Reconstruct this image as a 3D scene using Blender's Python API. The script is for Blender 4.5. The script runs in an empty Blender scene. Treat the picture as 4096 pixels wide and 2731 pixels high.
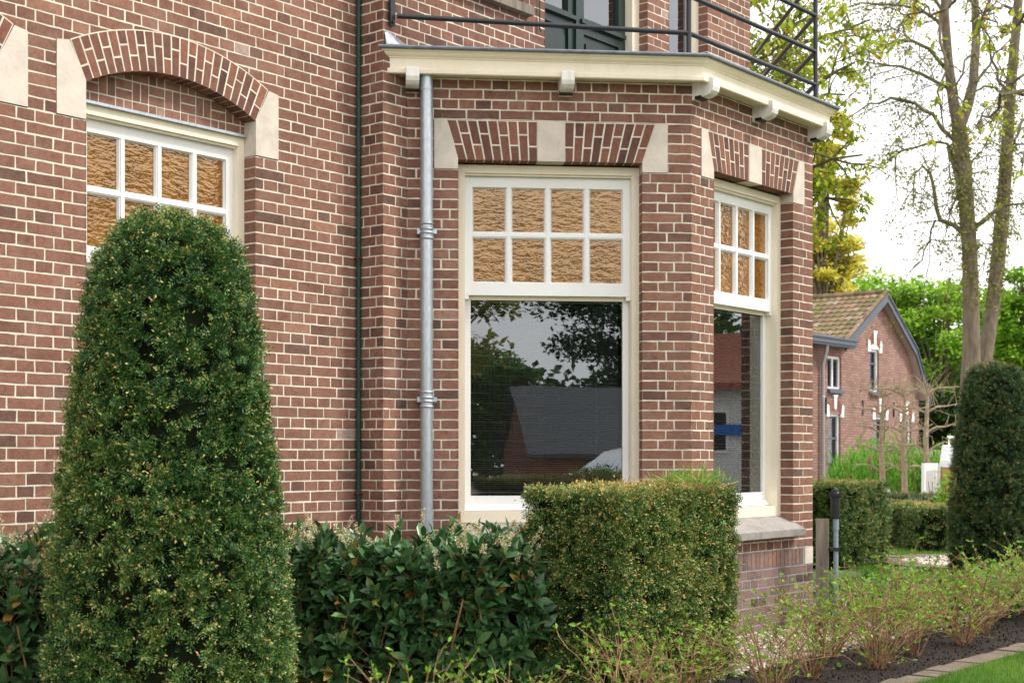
import bpy, math, random
import numpy as np
from mathutils import Vector, Matrix
R = math.radians
random.seed(7)
rng = np.random.default_rng(11)
sc = bpy.context.scene
C = sc.collection

# ------------------------------------------------------------------ camera
cam = bpy.data.cameras.new('camera'); cam.sensor_width = 36; cam.lens = 50.1
cam.shift_y = 0.1134; cam.clip_start = 0.1; cam.clip_end = 1500
cam.dof.use_dof = True; cam.dof.focus_distance = 9.0; cam.dof.aperture_fstop = 5.0
camo = bpy.data.objects.new('camera', cam); C.objects.link(camo)
camo.location = (0, 0, 1.2); camo.rotation_euler = (R(90), 0, 0); sc.camera = camo

# ------------------------------------------------------------------ world: Nishita behind a bright broken cloud cover
SUN_EL, SUN_AZ = 48, 97          # azimuth measured clockwise from +Y (north)
w = bpy.data.worlds.new('World'); sc.world = w; w.use_nodes = True
nt = w.node_tree; nt.nodes.clear()
out = nt.nodes.new('ShaderNodeOutputWorld'); bg = nt.nodes.new('ShaderNodeBackground')
sky = nt.nodes.new('ShaderNodeTexSky'); sky.sky_type = 'NISHITA'; sky.sun_disc = False
sky.sun_elevation = R(SUN_EL); sky.sun_rotation = R(SUN_AZ); sky.dust_density = 2.0
tc = nt.nodes.new('ShaderNodeTexCoord'); nz = nt.nodes.new('ShaderNodeTexNoise')
nz.inputs['Scale'].default_value = 2.6; nz.inputs['Detail'].default_value = 6; nz.inputs['Roughness'].default_value = .6
mp = nt.nodes.new('ShaderNodeMapping'); mp.inputs['Scale'].default_value = (1, 1, 2.2)
rp = nt.nodes.new('ShaderNodeValToRGB'); rp.color_ramp.elements[0].position = .34; rp.color_ramp.elements[1].position = .50
rp.color_ramp.elements[0].color = (.55, .55, .55, 1); rp.color_ramp.elements[1].color = (1, 1, 1, 1)
mx = nt.nodes.new('ShaderNodeMixRGB'); mx.inputs[2].default_value = (8.6, 8.5, 8.45, 1)
nt.links.new(tc.outputs['Generated'], mp.inputs[0]); nt.links.new(mp.outputs[0], nz.inputs['Vector'])
nt.links.new(nz.outputs['Fac'], rp.inputs[0]); nt.links.new(rp.outputs[0], mx.inputs[0])
nt.links.new(sky.outputs[0], mx.inputs[1]); nt.links.new(mx.outputs[0], bg.inputs[0])
bg.inputs[1].default_value = .135; nt.links.new(bg.outputs[0], out.inputs[0])
sl = bpy.data.lights.new('sun', 'SUN'); sl.energy = 2.0; sl.angle = R(12); sl.color = (1, .95, .86)
so = bpy.data.objects.new('sun', sl); C.objects.link(so)
sd = Vector((math.sin(R(SUN_AZ)) * math.cos(R(SUN_EL)), math.cos(R(SUN_AZ)) * math.cos(R(SUN_EL)), math.sin(R(SUN_EL))))
so.rotation_euler = sd.to_track_quat('Z', 'Y').to_euler()
sc.view_settings.view_transform = 'Standard'; sc.view_settings.look = 'None'
sc.view_settings.exposure = 0.78; sc.view_settings.gamma = 1
sc.render.engine = 'CYCLES'
sc.cycles.max_bounces = 7; sc.cycles.transparent_max_bounces = 10

# ------------------------------------------------------------------ materials
def newmat(name):
    m = bpy.data.materials.new(name); m.use_nodes = True; n = m.node_tree; n.nodes.clear()
    o = n.nodes.new('ShaderNodeOutputMaterial'); b = n.nodes.new('ShaderNodeBsdfPrincipled')
    n.links.new(b.outputs[0], o.inputs[0]); return m, n, b
def noise(n, scale, detail=4, rough=.55, vec=None, stretch=None):
    t = n.nodes.new('ShaderNodeTexNoise'); t.inputs['Scale'].default_value = scale
    t.inputs['Detail'].default_value = detail; t.inputs['Roughness'].default_value = rough
    c = n.nodes.new('ShaderNodeTexCoord'); src = c.outputs['Object']
    if stretch:
        m_ = n.nodes.new('ShaderNodeMapping'); m_.inputs['Scale'].default_value = stretch
        n.links.new(src, m_.inputs[0]); src = m_.outputs[0]
    n.links.new(src, t.inputs['Vector']); return t
def ramp(n, src, stops, interp='LINEAR'):
    r = n.nodes.new('ShaderNodeValToRGB'); e = r.color_ramp.elements; r.color_ramp.interpolation = interp
    while len(e) > 1: e.remove(e[-1])
    e[0].position = stops[0][0]; e[0].color = (*stops[0][1], 1)
    for p, c in stops[1:]:
        k = e.new(p); k.color = (*c, 1)
    n.links.new(src, r.inputs[0]); return r
def attr(n, name='tint'):
    a = n.nodes.new('ShaderNodeAttribute'); a.attribute_name = name; return a.outputs['Fac']
def mix(n, a, b, fac, mode='MIX'):
    m = n.nodes.new('ShaderNodeMixRGB'); m.blend_type = mode
    for k, v in ((0, fac), (1, a), (2, b)):
        if hasattr(v, 'node'): n.links.new(v, m.inputs[k])
        elif k == 0: m.inputs[0].default_value = v
        else: m.inputs[k].default_value = (*v, 1)
    return m.outputs[0]
def bump(n, b, src, strength, dist=.002):
    k = n.nodes.new('ShaderNodeBump'); k.inputs['Strength'].default_value = strength; k.inputs['Distance'].default_value = dist
    n.links.new(src, k.inputs['Height']); n.links.new(k.outputs[0], b.inputs['Normal']); return k

def simple(name, col, rough=.6, metal=0, var=.12, scale=8, bmp=.2, bscale=60, spec=.4, stretch=None, bdist=.002):
    m, n, b = newmat(name)
    t = noise(n, scale, 5, .6, stretch=stretch)
    lo = tuple(c * (1 - var) for c in col); hi = tuple(min(1, c * (1 + var)) for c in col)
    r = ramp(n, t.outputs['Fac'], [(.3, lo), (.7, hi)])
    n.links.new(r.outputs[0], b.inputs['Base Color'])
    b.inputs['Roughness'].default_value = rough; b.inputs['Metallic'].default_value = metal
    b.inputs['Specular IOR Level'].default_value = spec
    if bmp: bump(n, b, noise(n, bscale, 4, .6, stretch=stretch).outputs['Fac'], bmp, bdist)
    return m

def brick_mat(name, stops, dust=.25, speck=True):
    m, n, b = newmat(name)
    base = ramp(n, attr(n), stops).outputs[0]
    n1 = noise(n, 26, 6, .7); r1 = ramp(n, n1.outputs['Fac'], [(.3, (.62, .60, .60)), (.55, (1, 1, 1)), (.8, (1.22, 1.12, 1.05))])
    c = mix(n, base, r1.outputs[0], .85, 'MULTIPLY')
    n4 = noise(n, 150, 3, .7); r4 = ramp(n, n4.outputs['Fac'], [(.3, (.72, .72, .72)), (.7, (1.2, 1.2, 1.2))])
    c = mix(n, c, r4.outputs[0], .8, 'MULTIPLY')
    nL = noise(n, .9, 5, .65, stretch=(1, 1, .45)); rL = ramp(n, nL.outputs['Fac'], [(.3, (.80, .79, .78)), (.5, (1, 1, 1)), (.75, (1.14, 1.12, 1.10))]); c = mix(n, c, rL.outputs[0], 1.0, 'MULTIPLY')
    n2 = noise(n, 5, 5, .7); f2 = ramp(n, n2.outputs['Fac'], [(.45, (0, 0, 0)), (.75, (dust, dust, dust))])
    c = mix(n, c, (.42, .30, .25), f2.outputs[0])
    if speck:
        n3 = noise(n, 46, 3, .6, stretch=(1, 1, .55)); f3 = ramp(n, n3.outputs['Fac'], [(.74, (0, 0, 0)), (.79, (.6, .6, .6))])
        c = mix(n, c, (.6, .55, .5), f3.outputs[0])
    n.links.new(c, b.inputs['Base Color']); b.inputs['Roughness'].default_value = .86
    b.inputs['Specular IOR Level'].default_value = .25
    bump(n, b, noise(n, 120, 6, .75).outputs['Fac'], .7, .004)
    return m
M = {}
M['brick'] = brick_mat('brick', [(0, (.125, .070, .054)), (.18, (.185, .092, .066)), (.5, (.245, .118, .082)), (.8, (.285, .140, .096)), (.94, (.325, .165, .108)), (1, (.40, .29, .25))])
M['archbrick'] = brick_mat('arch_brick', [(0, (.10, .05, .04)), (.4, (.175, .080, .058)), (.8, (.235, .104, .070)), (1, (.28, .125, .08))], .1)
M['plinthbrick'] = brick_mat('plinth_brick', [(0, (.06, .038, .034)), (.35, (.19, .12, .105)), (.7, (.27, .175, .15)), (.9, (.30, .15, .10)), (1, (.34, .24, .21))], .3)
M['farbrick'] = brick_mat('farmhouse_brick', [(0, (.20, .12, .10)), (.5, (.29, .18, .15)), (1, (.36, .24, .20))], .2, False)
M['farred'] = brick_mat('farmhouse_red_brick', [(0, (.2, .08, .06)), (1, (.32, .14, .10))], .1, False)
M['mortar'] = simple('mortar', (.68, .62, .52), .9, var=.22, scale=9, bmp=.5, bscale=150, spec=.1)
M['mortargrey'] = simple('grey_mortar', (.30, .31, .33), .9, var=.2, scale=14, bmp=.5, bscale=150, spec=.1)
M['mortarfar'] = simple('farmhouse_mortar', (.17, .12, .10), .9, var=.15, bmp=0)
M['stone'] = simple('limestone', (.60, .535, .465), .85, var=.14, scale=7, bmp=.5, bscale=55, spec=.15, bdist=.003)
def stonefix():
    n = M['stone'].node_tree; b = next(x for x in n.nodes if x.type == 'BSDF_PRINCIPLED')
    old = b.inputs['Base Color'].links[0].from_socket
    s = ramp(n, noise(n, 11, 6, .72, stretch=(1, 1, .6)).outputs['Fac'], [(.55, (0, 0, 0)), (.78, (.5, .5, .5))])
    n.links.new(mix(n, old, (.36, .32, .27), s.outputs[0]), b.inputs['Base Color'])
stonefix()
def grime(key, col, amt, lo=.52, hi=.8, st=(2.2, 2.2, .5)):
    n = M[key].node_tree; b = next(x for x in n.nodes if x.type == 'BSDF_PRINCIPLED'); old = b.inputs['Base Color'].links[0].from_socket
    s_ = ramp(n, noise(n, 6, 7, .75, stretch=st).outputs['Fac'], [(lo, (0, 0, 0)), (hi, (amt, amt, amt))]); n.links.new(mix(n, old, col, s_.outputs[0]), b.inputs['Base Color'])
M['sill'] = simple('grey_sill_stone', (.31, .285, .265), .8, var=.14, scale=14, bmp=.4, bscale=90, spec=.2)
M['concrete'] = simple('weathered_wood', (.21, .18, .145), .9, var=.4, scale=7, bmp=.8, bscale=30, stretch=(3, 3, .35), bdist=.006)
M['cream'] = simple('cream_paint', (.85, .765, .61), .38, var=.04, scale=5, bmp=.12, bscale=40, spec=.45, stretch=(.3, 1, 1))
M['white'] = simple('white_paint', (.84, .84, .83), .32, var=.015, scale=4, bmp=.08, bscale=30, spec=.45)
M['greywhite'] = simple('aged_white_paint', (.76, .75, .71), .45, var=.05, scale=9, bmp=.15, bscale=40)
M['zinc'] = simple('zinc', (.47, .52, .57), .42, .75, var=.16, scale=60, bmp=.15, bscale=90, spec=.5, stretch=(1, 1, .35))
M['darkzinc'] = simple('dark_zinc', (.17, .19, .22), .5, .4, var=.25, scale=20, bmp=.2)
M['lead'] = simple('lead', (.36, .38, .42), .55, .35, var=.3, scale=16, bmp=.8, bscale=22, bdist=.02)
M['black'] = simple('black_paint', (.014, .015, .020), .38, 0, var=.2, bmp=.1, spec=.5)
M['darkgreen'] = simple('dark_green_paint', (.010, .026, .022), .32, 0, var=.3, scale=20, bmp=.25, bscale=40, spec=.5, stretch=(1, 1, .25))
M['greenpipe'] = simple('green_pipe_paint', (.008, .045, .036), .5, 0, var=.4, scale=30, bmp=.2)
M['rust'] = simple('rust', (.09, .04, .025), .8, .2, var=.3)
M['plastic'] = simple('black_plastic', (.012, .013, .015), .45, 0, var=.2, bmp=.05)
M['pvc'] = simple('grey_pvc', (.22, .27, .32), .45, 0, var=.06, bmp=.05)
M['unit'] = simple('dark_green_casing', (.018, .035, .038), .5, 0, var=.2, scale=6, bmp=.1)
M['unitlid'] = simple('dusty_casing_lid', (.10, .10, .10), .6, 0, var=.35, scale=18, bmp=.2)
M['carwhite'] = simple('white_car_paint', (.75, .76, .77), .25, 0, var=.02, bmp=0, spec=.6)
M['rubber'] = simple('rubber', (.02, .02, .02), .8, bmp=0)
M['plywood'] = simple('plywood', (.50, .25, .09), .6, var=.12, stretch=(1, 1, .2))
M['red'] = simple('red_plastic', (.65, .05, .02), .4, bmp=0)
M['blue'] = simple('blue_banner', (.02, .12, .45), .5, bmp=0)
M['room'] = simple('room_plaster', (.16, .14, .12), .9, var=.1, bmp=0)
M['blind'] = simple('blind_slat', (.75, .75, .72), .5, var=.05, bmp=0)
M['bluegrey'] = simple('blue_grey_paint', (.075, .095, .13), .45, var=.1, bmp=.05)
M['soffit'] = simple('tan_soffit', (.42, .35, .29), .6, var=.05, bmp=.05)
M['curtain'] = simple('net_curtain', (.42, .43, .42), .9, var=.25, scale=20, stretch=(1, 1, .05), bmp=0)
M['tile2'] = simple('red_roof_tile', (.30, .10, .06), .8, var=.3, scale=8)
M['slate'] = simple('grey_roof_tile', (.055, .06, .07), .55, var=.3, scale=20, bmp=.3)
M['plaster'] = simple('white_render', (.72, .72, .70), .8, var=.05)
M['bark'] = simple('lime_bark', (.155, .125, .085), .9, var=.4, scale=5, bmp=1, bscale=22, stretch=(3, 3, .5), bdist=.02)
M['barkgreen'] = simple('mossy_bark', (.13, .125, .055), .9, var=.35, scale=6, bmp=.8, bscale=20, bdist=.02)
M['twig'] = simple('twig_bark', (.29, .165, .085), .8, var=.4, scale=25, bmp=.4, bscale=120)
M['palebark'] = simple('pleached_bark', (.30, .235, .15), .85, var=.3, scale=12, bmp=.5, bscale=40)

grime('cream', (.50, .42, .30), .35); grime('white', (.55, .54, .50), .18); grime('greywhite', (.30, .28, .24), .6, .45, .7); grime('sill', (.13, .12, .11), .7, .45, .7, (1, 1, 1))
# roof tiles with moss
m, n, b = newmat('mossy_tile')
a0 = ramp(n, attr(n), [(0, (.11, .07, .05)), (.4, (.21, .12, .085)), (.75, (.30, .17, .12)), (1, (.32, .27, .23))]).outputs[0]
f = ramp(n, noise(n, 2.2, 6, .7).outputs['Fac'], [(.38, (0, 0, 0)), (.60, (.85, .85, .85))]).outputs[0]
n.links.new(mix(n, a0, (.13, .125, .035), f), b.inputs['Base Color']); b.inputs['Roughness'].default_value = .9
bump(n, b, noise(n, 30, 5, .7).outputs['Fac'], .6, .01); M['tile'] = m

# amber rippled cathedral glass
m, n, b = newmat('amber_glass')
t0 = noise(n, 9, 3, .5)
r0 = ramp(n, t0.outputs['Fac'], [(.3, (.13, .048, .003)), (.7, (.24, .10, .008))])
n.links.new(r0.outputs[0], b.inputs['Base Color']); b.inputs['Roughness'].default_value = .05
b.inputs['IOR'].default_value = 2.6; b.inputs['Specular IOR Level'].default_value = .5
b.inputs['Specular Tint'].default_value = (1, .72, .44, 1)
b.inputs['Coat Weight'].default_value = .35; b.inputs['Coat IOR'].default_value = 1.6; b.inputs['Coat Roughness'].default_value = .03
t1 = noise(n, 34, 2.0, .5, stretch=(.6, 1, 1.3))
k = bump(n, b, t1.outputs['Fac'], .55, .010); n.links.new(k.outputs[0], b.inputs['Coat Normal']); M['amber'] = m

def glassmat(name, refl, tint=(1, 1, 1), wav=0.0):
    m = bpy.data.materials.new(name); m.use_nodes = True; n = m.node_tree; n.nodes.clear()
    o = n.nodes.new('ShaderNodeOutputMaterial'); g = n.nodes.new('ShaderNodeBsdfGlossy'); t = n.nodes.new('ShaderNodeBsdfTransparent')
    g.inputs['Roughness'].default_value = .004; g.inputs['Color'].default_value = (.92, .96, 1, 1); t.inputs['Color'].default_value = (.72 * tint[0], .78 * tint[1], .76 * tint[2], 1)
    fr = n.nodes.new('ShaderNodeFresnel'); fr.inputs['IOR'].default_value = refl
    ms = n.nodes.new('ShaderNodeMixShader'); n.links.new(fr.outputs[0], ms.inputs[0]); n.links.new(t.outputs[0], ms.inputs[1]); n.links.new(g.outputs[0], ms.inputs[2])
    if wav:
        kk = n.nodes.new('ShaderNodeBump'); kk.inputs['Distance'].default_value = .003; kk.inputs['Strength'].default_value = wav
        n.links.new(noise(n, 3, 2).outputs['Fac'], kk.inputs['Height']); n.links.new(kk.outputs[0], g.inputs['Normal'])
    n.links.new(ms.outputs[0], o.inputs[0]); return m
M['glass'] = glassmat('window_glass', 2.6, wav=.05)
M['farglass'] = glassmat('farmhouse_glass', 2.0)

def leafmat(name, stops, rough=.55, spec=.35, trans=.25):
    m, n, b = newmat(name)
    c = ramp(n, attr(n), stops).outputs[0]
    n.links.new(c, b.inputs['Base Color']); b.inputs['Roughness'].default_value = rough; b.inputs['Specular IOR Level'].default_value = spec
    if trans:
        o = next(x for x in n.nodes if x.type == 'OUTPUT_MATERIAL'); tr = n.nodes.new('ShaderNodeBsdfTranslucent')
        n.links.new(c, tr.inputs[0]); ms = n.nodes.new('ShaderNodeMixShader'); ms.inputs[0].default_value = trans
        n.links.new(b.outputs[0], ms.inputs[1]); n.links.new(tr.outputs[0], ms.inputs[2]); n.links.new(ms.outputs[0], o.inputs[0])
    return m
M['yew'] = leafmat('yew_needles', [(0, (.008, .034, .012)), (.30, (.026, .095, .024)), (.52, (.085, .20, .040)), (.70, (.24, .34, .075)), (.86, (.52, .45, .16)), (1, (.66, .38, .13))], .5, .4, .05)
M['yewdark'] = leafmat('dark_yew_needles', [(0, (.012, .042, .018)), (.35, (.030, .088, .034)), (.6, (.075, .15, .05)), (.8, (.19, .22, .07)), (.9, (.36, .28, .10)), (1, (.45, .25, .08))], .5, .4, .12)
M['innershade'] = simple('inner_shade_core', (.010, .014, .007), 1, var=.3, bmp=0, spec=0)  # near-black fill painted as the shade deep inside foliage
M['laurel'] = leafmat('laurel_leaves', [(0, (.022, .065, .022)), (.45, (.060, .150, .050)), (.8, (.125, .25, .085)), (.93, (.24, .32, .08)), (1, (.38, .20, .05))], .32, .5, .08)
M['flower'] = leafmat('laurel_blossom', [(0, (.45, .36, .18)), (1, (.8, .74, .5))], .8, .1, .2)
M['bud'] = leafmat('fresh_buds', [(0, (.10, .24, .02)), (.5, (.22, .42, .04)), (1, (.38, .55, .09))], .5, .3, .4)
M['broad'] = leafmat('broad_leaves', [(0, (.03, .10, .02)), (.5, (.07, .20, .03)), (1, (.18, .32, .06))], .5, .3, .3)
M['limegreen'] = leafmat('spring_leaves', [(0, (.04, .12, .012)), (.3, (.14, .32, .02)), (.65, (.34, .58, .05)), (1, (.6, .75, .12))], .6, .2, .45)
M['deepgreen'] = leafmat('deep_green_leaves', [(0, (.006, .022, .006)), (.5, (.022, .065, .014)), (1, (.07, .14, .03))], .6, .2, .25)
M['yellowleaf'] = leafmat('yellow_leaves', [(0, (.30, .28, .03)), (.4, (.62, .58, .08)), (1, (.85, .78, .2))], .6, .2, .4)
M['chestnut'] = leafmat('unfolding_leaves', [(0, (.12, .22, .015)), (.5, (.36, .46, .04)), (.85, (.55, .58, .08)), (1, (.6, .32, .08))], .6, .2, .4)
M['speck'] = leafmat('tiny_leaves', [(0, (.10, .12, .02)), (.6, (.22, .25, .04)), (1, (.38, .38, .09))], .7, .1, .4)
M['bamboo'] = leafmat('bright_shrub_leaves', [(0, (.05, .20, .015)), (.6, (.15, .42, .03)), (1, (.30, .55, .07))], .6, .2, .4)
M['oleander'] = leafmat('grey_green_leaves', [(0, (.06, .13, .07)), (1, (.22, .32, .2))], .5, .3, .2)
M['grass'] = leafmat('grass_blades', [(0, (.05, .15, .015)), (.6, (.13, .30, .035)), (.9, (.24, .38, .06)), (1, (.4, .33, .14))], .6, .2, .35)
M['clip'] = leafmat('grass_clippings', [(0, (.10, .30, .03)), (.5, (.25, .42, .06)), (.75, (.45, .36, .17)), (1, (.5, .33, .18))], .7, .1, .3)
M['hay'] = leafmat('dry_clippings', [(0, (.25, .13, .06)), (1, (.5, .30, .14))], .8, .1, .1)
M['pebble'] = leafmat('pebbles', [(0, (.24, .18, .13)), (.35, (.48, .40, .31)), (.7, (.62, .56, .48)), (1, (.80, .77, .72))], .7, .2, 0)
M['lawn'] = simple('lawn', (.085, .15, .03), .9, var=.35, scale=1.6, bmp=1, bscale=110, bdist=.02)
M['soil'] = simple('mulch', (.028, .018, .013), .95, var=.6, scale=30, bmp=1, bscale=60, bdist=.04)
M['gravelbase'] = simple('gravel', (.42, .36, .29), .9, var=.5, scale=60, bmp=1, bscale=70, bdist=.02)
M['paver'] = simple('paver_stone', (.15, .115, .085), .9, var=.3, scale=6, bmp=.7, bscale=40, bdist=.006)
M['earth'] = simple('packed_earth_and_gravel', (.26, .225, .18), .95, var=.25, scale=3, bmp=.6, bscale=40, bdist=.01)
M['road'] = simple('asphalt', (.06, .06, .06), .9, var=.1, scale=20)

# ------------------------------------------------------------------ mesh helpers
class MB:
    def __init__(s): s.v = []; s.f = []; s.m = []; s.t = []
    def add(s, vs, fs, mat=0, t=.5):
        k = len(s.v); s.v.extend(vs); s.t.extend([t] * len(vs))
        for q in fs: s.f.append(tuple(k + i for i in q)); s.m.append(mat)
    def box(s, x0, x1, y0, y1, z0, z1, mat=0, t=.5):
        v = [(x0, y0, z0), (x1, y0, z0), (x1, y1, z0), (x0, y1, z0), (x0, y0, z1), (x1, y0, z1), (x1, y1, z1), (x0, y1, z1)]
        s.add(v, [(0, 1, 5, 4), (1, 2, 6, 5), (2, 3, 7, 6), (3, 0, 4, 7), (4, 5, 6, 7), (3, 2, 1, 0)], mat, t)
    def prism(s, poly, y0, y1, mat=0, t=.5, cap=True):       # poly in (x,z) ccw seen from the front (-y)
        k = len(poly); v = [(x, y0, z) for x, z in poly] + [(x, y1, z) for x, z in poly]
        f = [(i, i + k, (i + 1) % k + k, (i + 1) % k) for i in range(k)]
        f = [q[::-1] for q in f]
        f.append(tuple(range(k)));
        if cap: f.append(tuple(range(2 * k - 1, k - 1, -1)))
        s.add(v, f, mat, t)
    def prismz(s, poly, z0, z1, mat=0, t=.5):                # poly in (x,y) ccw from above
        k = len(poly); v = [(x, y, z0) for x, y in poly] + [(x, y, z1) for x, y in poly]
        f = [(i, (i + 1) % k, (i + 1) % k + k, i + k) for i in range(k)]
        f.append(tuple(range(k, 2 * k))); f.append(tuple(range(k - 1, -1, -1))); s.add(v, f, mat, t)
    def quad(s, a, b, c, d, mat=0, t=.5): s.add([a, b, c, d], [(0, 1, 2, 3)], mat, t)
    def tube(s, pts, rad, sides=8, mat=0, t=.5, cap=True):
        pts = [Vector(p) for p in pts]; n_ = len(pts)
        if not hasattr(rad, '__len__'): rad = [rad] * n_
        vs = []; prev = None
        for i, p in enumerate(pts):
            d_ = (pts[min(i + 1, n_ - 1)] - pts[max(i - 1, 0)]).normalized()
            if prev is None:
                a = Vector((0, 0, 1)) if abs(d_.z) < .9 else Vector((1, 0, 0)); u = d_.cross(a).normalized()
            else:
                u = (prev - d_ * prev.dot(d_)); u = u.normalized() if u.length > 1e-6 else d_.orthogonal().normalized()
            prev = u; w_ = d_.cross(u)
            for k in range(sides):
                an = 2 * math.pi * k / sides; vs.append(tuple(p + (u * math.cos(an) + w_ * math.sin(an)) * rad[i]))
        fs = [(i * sides + k, i * sides + (k + 1) % sides, (i + 1) * sides + (k + 1) % sides, (i + 1) * sides + k) for i in range(n_ - 1) for k in range(sides)]
        if cap: fs += [tuple(range(sides - 1, -1, -1)), tuple(range((n_ - 1) * sides, n_ * sides))]
        s.add(vs, fs, mat, t)
    def lathe(s, cx, cy, prof, sides=24, mat=0, t=.5):        # prof (r,z)
        vs = [(cx + r * math.cos(2 * math.pi * k / sides), cy + r * math.sin(2 * math.pi * k / sides), z) for r, z in prof for k in range(sides)]
        fs = [(i * sides + k, i * sides + (k + 1) % sides, (i + 1) * sides + (k + 1) % sides, (i + 1) * sides + k) for i in range(len(prof) - 1) for k in range(sides)]
        fs += [tuple(range(sides - 1, -1, -1)), tuple(range((len(prof) - 1) * sides, len(prof) * sides))]
        s.add(vs, fs, mat, t)
    def build(s, name, mats, parent=None, smooth=False, loc=None, rz=None, flip=False):
        me = bpy.data.meshes.new(name); me.from_pydata(s.v, [], s.f)
        if not isinstance(mats, (list, tuple)): mats = [mats]
        for q in mats: me.materials.append(q)
        me.polygons.foreach_set('material_index', s.m)
        if smooth: me.polygons.foreach_set('use_smooth', [True] * len(s.f))
        a = me.attributes.new('tint', 'FLOAT', 'POINT'); a.data.foreach_set('value', s.t)
        me.update(); o = bpy.data.objects.new(name, me); C.objects.link(o)
        if parent: o.parent = parent
        if loc is not None: o.location = loc
        if rz is not None: o.rotation_euler = (0, 0, rz)
        if smooth:
            try:
                md = o.modifiers.new('split', 'EDGE_SPLIT'); md.split_angle = R(40)
            except Exception: pass
        return o
def npmesh(name, V, F, tint, mat, parent=None, smooth=False, loc=None):
    """V (n,3), F (m,k) constant k"""
    me = bpy.data.meshes.new(name); nv, (nf, k) = len(V), F.shape
    me.vertices.add(nv); me.vertices.foreach_set('co', np.ascontiguousarray(V, dtype=np.float32).ravel())
    me.loops.add(nf * k); me.loops.foreach_set('vertex_index', np.ascontiguousarray(F, dtype=np.int32).ravel())
    me.polygons.add(nf); me.polygons.foreach_set('loop_start', np.arange(0, nf * k, k, dtype=np.int32))
    try: me.polygons.foreach_set('loop_total', np.full(nf, k, dtype=np.int32))
    except Exception: pass
    if smooth: me.polygons.foreach_set('use_smooth', np.ones(nf, dtype=bool))
    a = me.attributes.new('tint', 'FLOAT', 'POINT'); a.data.foreach_set('value', np.ascontiguousarray(tint, dtype=np.float32))
    me.materials.append(mat); me.update(calc_edges=True); me.validate()
    o = bpy.data.objects.new(name, me); C.objects.link(o)
    if parent: o.parent = parent
    if loc is not None: o.location = loc
    return o
def unit(a): return a / np.maximum(np.linalg.norm(a, axis=-1, keepdims=True), 1e-9)
TRI = (np.array([[0, -.5, 0], [0, .5, 0], [1, 0, 0]]), np.array([[0, 1, 2]]))
DIA = (np.array([[0, 0, 0], [.45, -.5, 0], [1, 0, .0], [.45, .5, 0]]), np.array([[0, 1, 2, 3]]))
LEAF = (np.array([[0, 0, 0], [.22, -.38, .04], [.6, -.5, .03], [1, 0, -.10], [.6, .5, .03], [.22, .38, .04], [.4, 0, -.03]]),
        np.array([[0, 1, 2, 6], [6, 2, 3, 3], [0, 6, 4, 5], [6, 3, 4, 4]]))
LEAFQ = (np.array([[0, 0, 0], [.25, -.42, .05], [.65, -.45, .04], [1, 0, -.08], [.65, .45, .04], [.25, .42, .05], [.45, 0, -.02]]),
         np.array([[0, 1, 6], [1, 2, 6], [2, 3, 6], [3, 4, 6], [4, 5, 6], [5, 0, 6]]))
def leafarr(P, D, N, L, W, tint, tpl):
    T, F = tpl; D = unit(D); S = unit(np.cross(N, D)); U = np.cross(D, S); n_ = len(P); k = len(T)
    L = np.broadcast_to(L, (n_,)); W = np.broadcast_to(W, (n_,))
    V = P[:, None, :] + T[None, :, 0:1] * (L[:, None, None] * D[:, None, :]) + T[None, :, 1:2] * (W[:, None, None] * S[:, None, :]) + T[None, :, 2:3] * (L[:, None, None] * U[:, None, :])
    FF = F[None] + (np.arange(n_) * k)[:, None, None]
    return V.reshape(-1, 3), FF.reshape(-1, F.shape[1]), np.repeat(np.broadcast_to(tint, (n_,)), k)
def leaves(name, P, D, N, L, W, tint, mat, tpl=DIA, parent=None, loc=None):
    V, F, t = leafarr(P, D, N, L, W, tint, tpl); return npmesh(name, V, F, np.clip(t, 0, 1), mat, parent, loc=loc)
def rvec(n_): return unit(rng.normal(size=(n_, 3)))

def thing(name, label, cat, loc=(0, 0, 0), rz=0, group=None):
    o = bpy.data.objects.new(name, None); C.objects.link(o); o.location = loc; o.rotation_euler = (0, 0, rz)
    o.empty_display_size = .2; return tag(o, label, cat, group)
def tag(o, label, cat, group=None, kind=None):
    if label: o['label'] = label
    if cat: o['category'] = cat
    if group: o['group'] = group
    if kind: o['kind'] = kind
    return o
def struct(o): o['kind'] = 'structure'; return o
def copy_tree(o, parent=None):
    c = o.copy(); C.objects.link(c)
    if parent: c.parent = parent
    for ch in list(o.children): copy_tree(ch, c)
    return c
ANG = R(50.5); DV = Vector((math.cos(ANG), math.sin(ANG), 0)); NV = Vector((math.sin(ANG), -math.cos(ANG), 0))   # wall direction, outward normal
ORG = Vector((-.787, 8.709, 0))
def vl(s, t, z=0):                      # villa coordinates: s along the facade, t outwards
    return ORG + DV * s + NV * t + Vector((0, 0, z))

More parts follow.
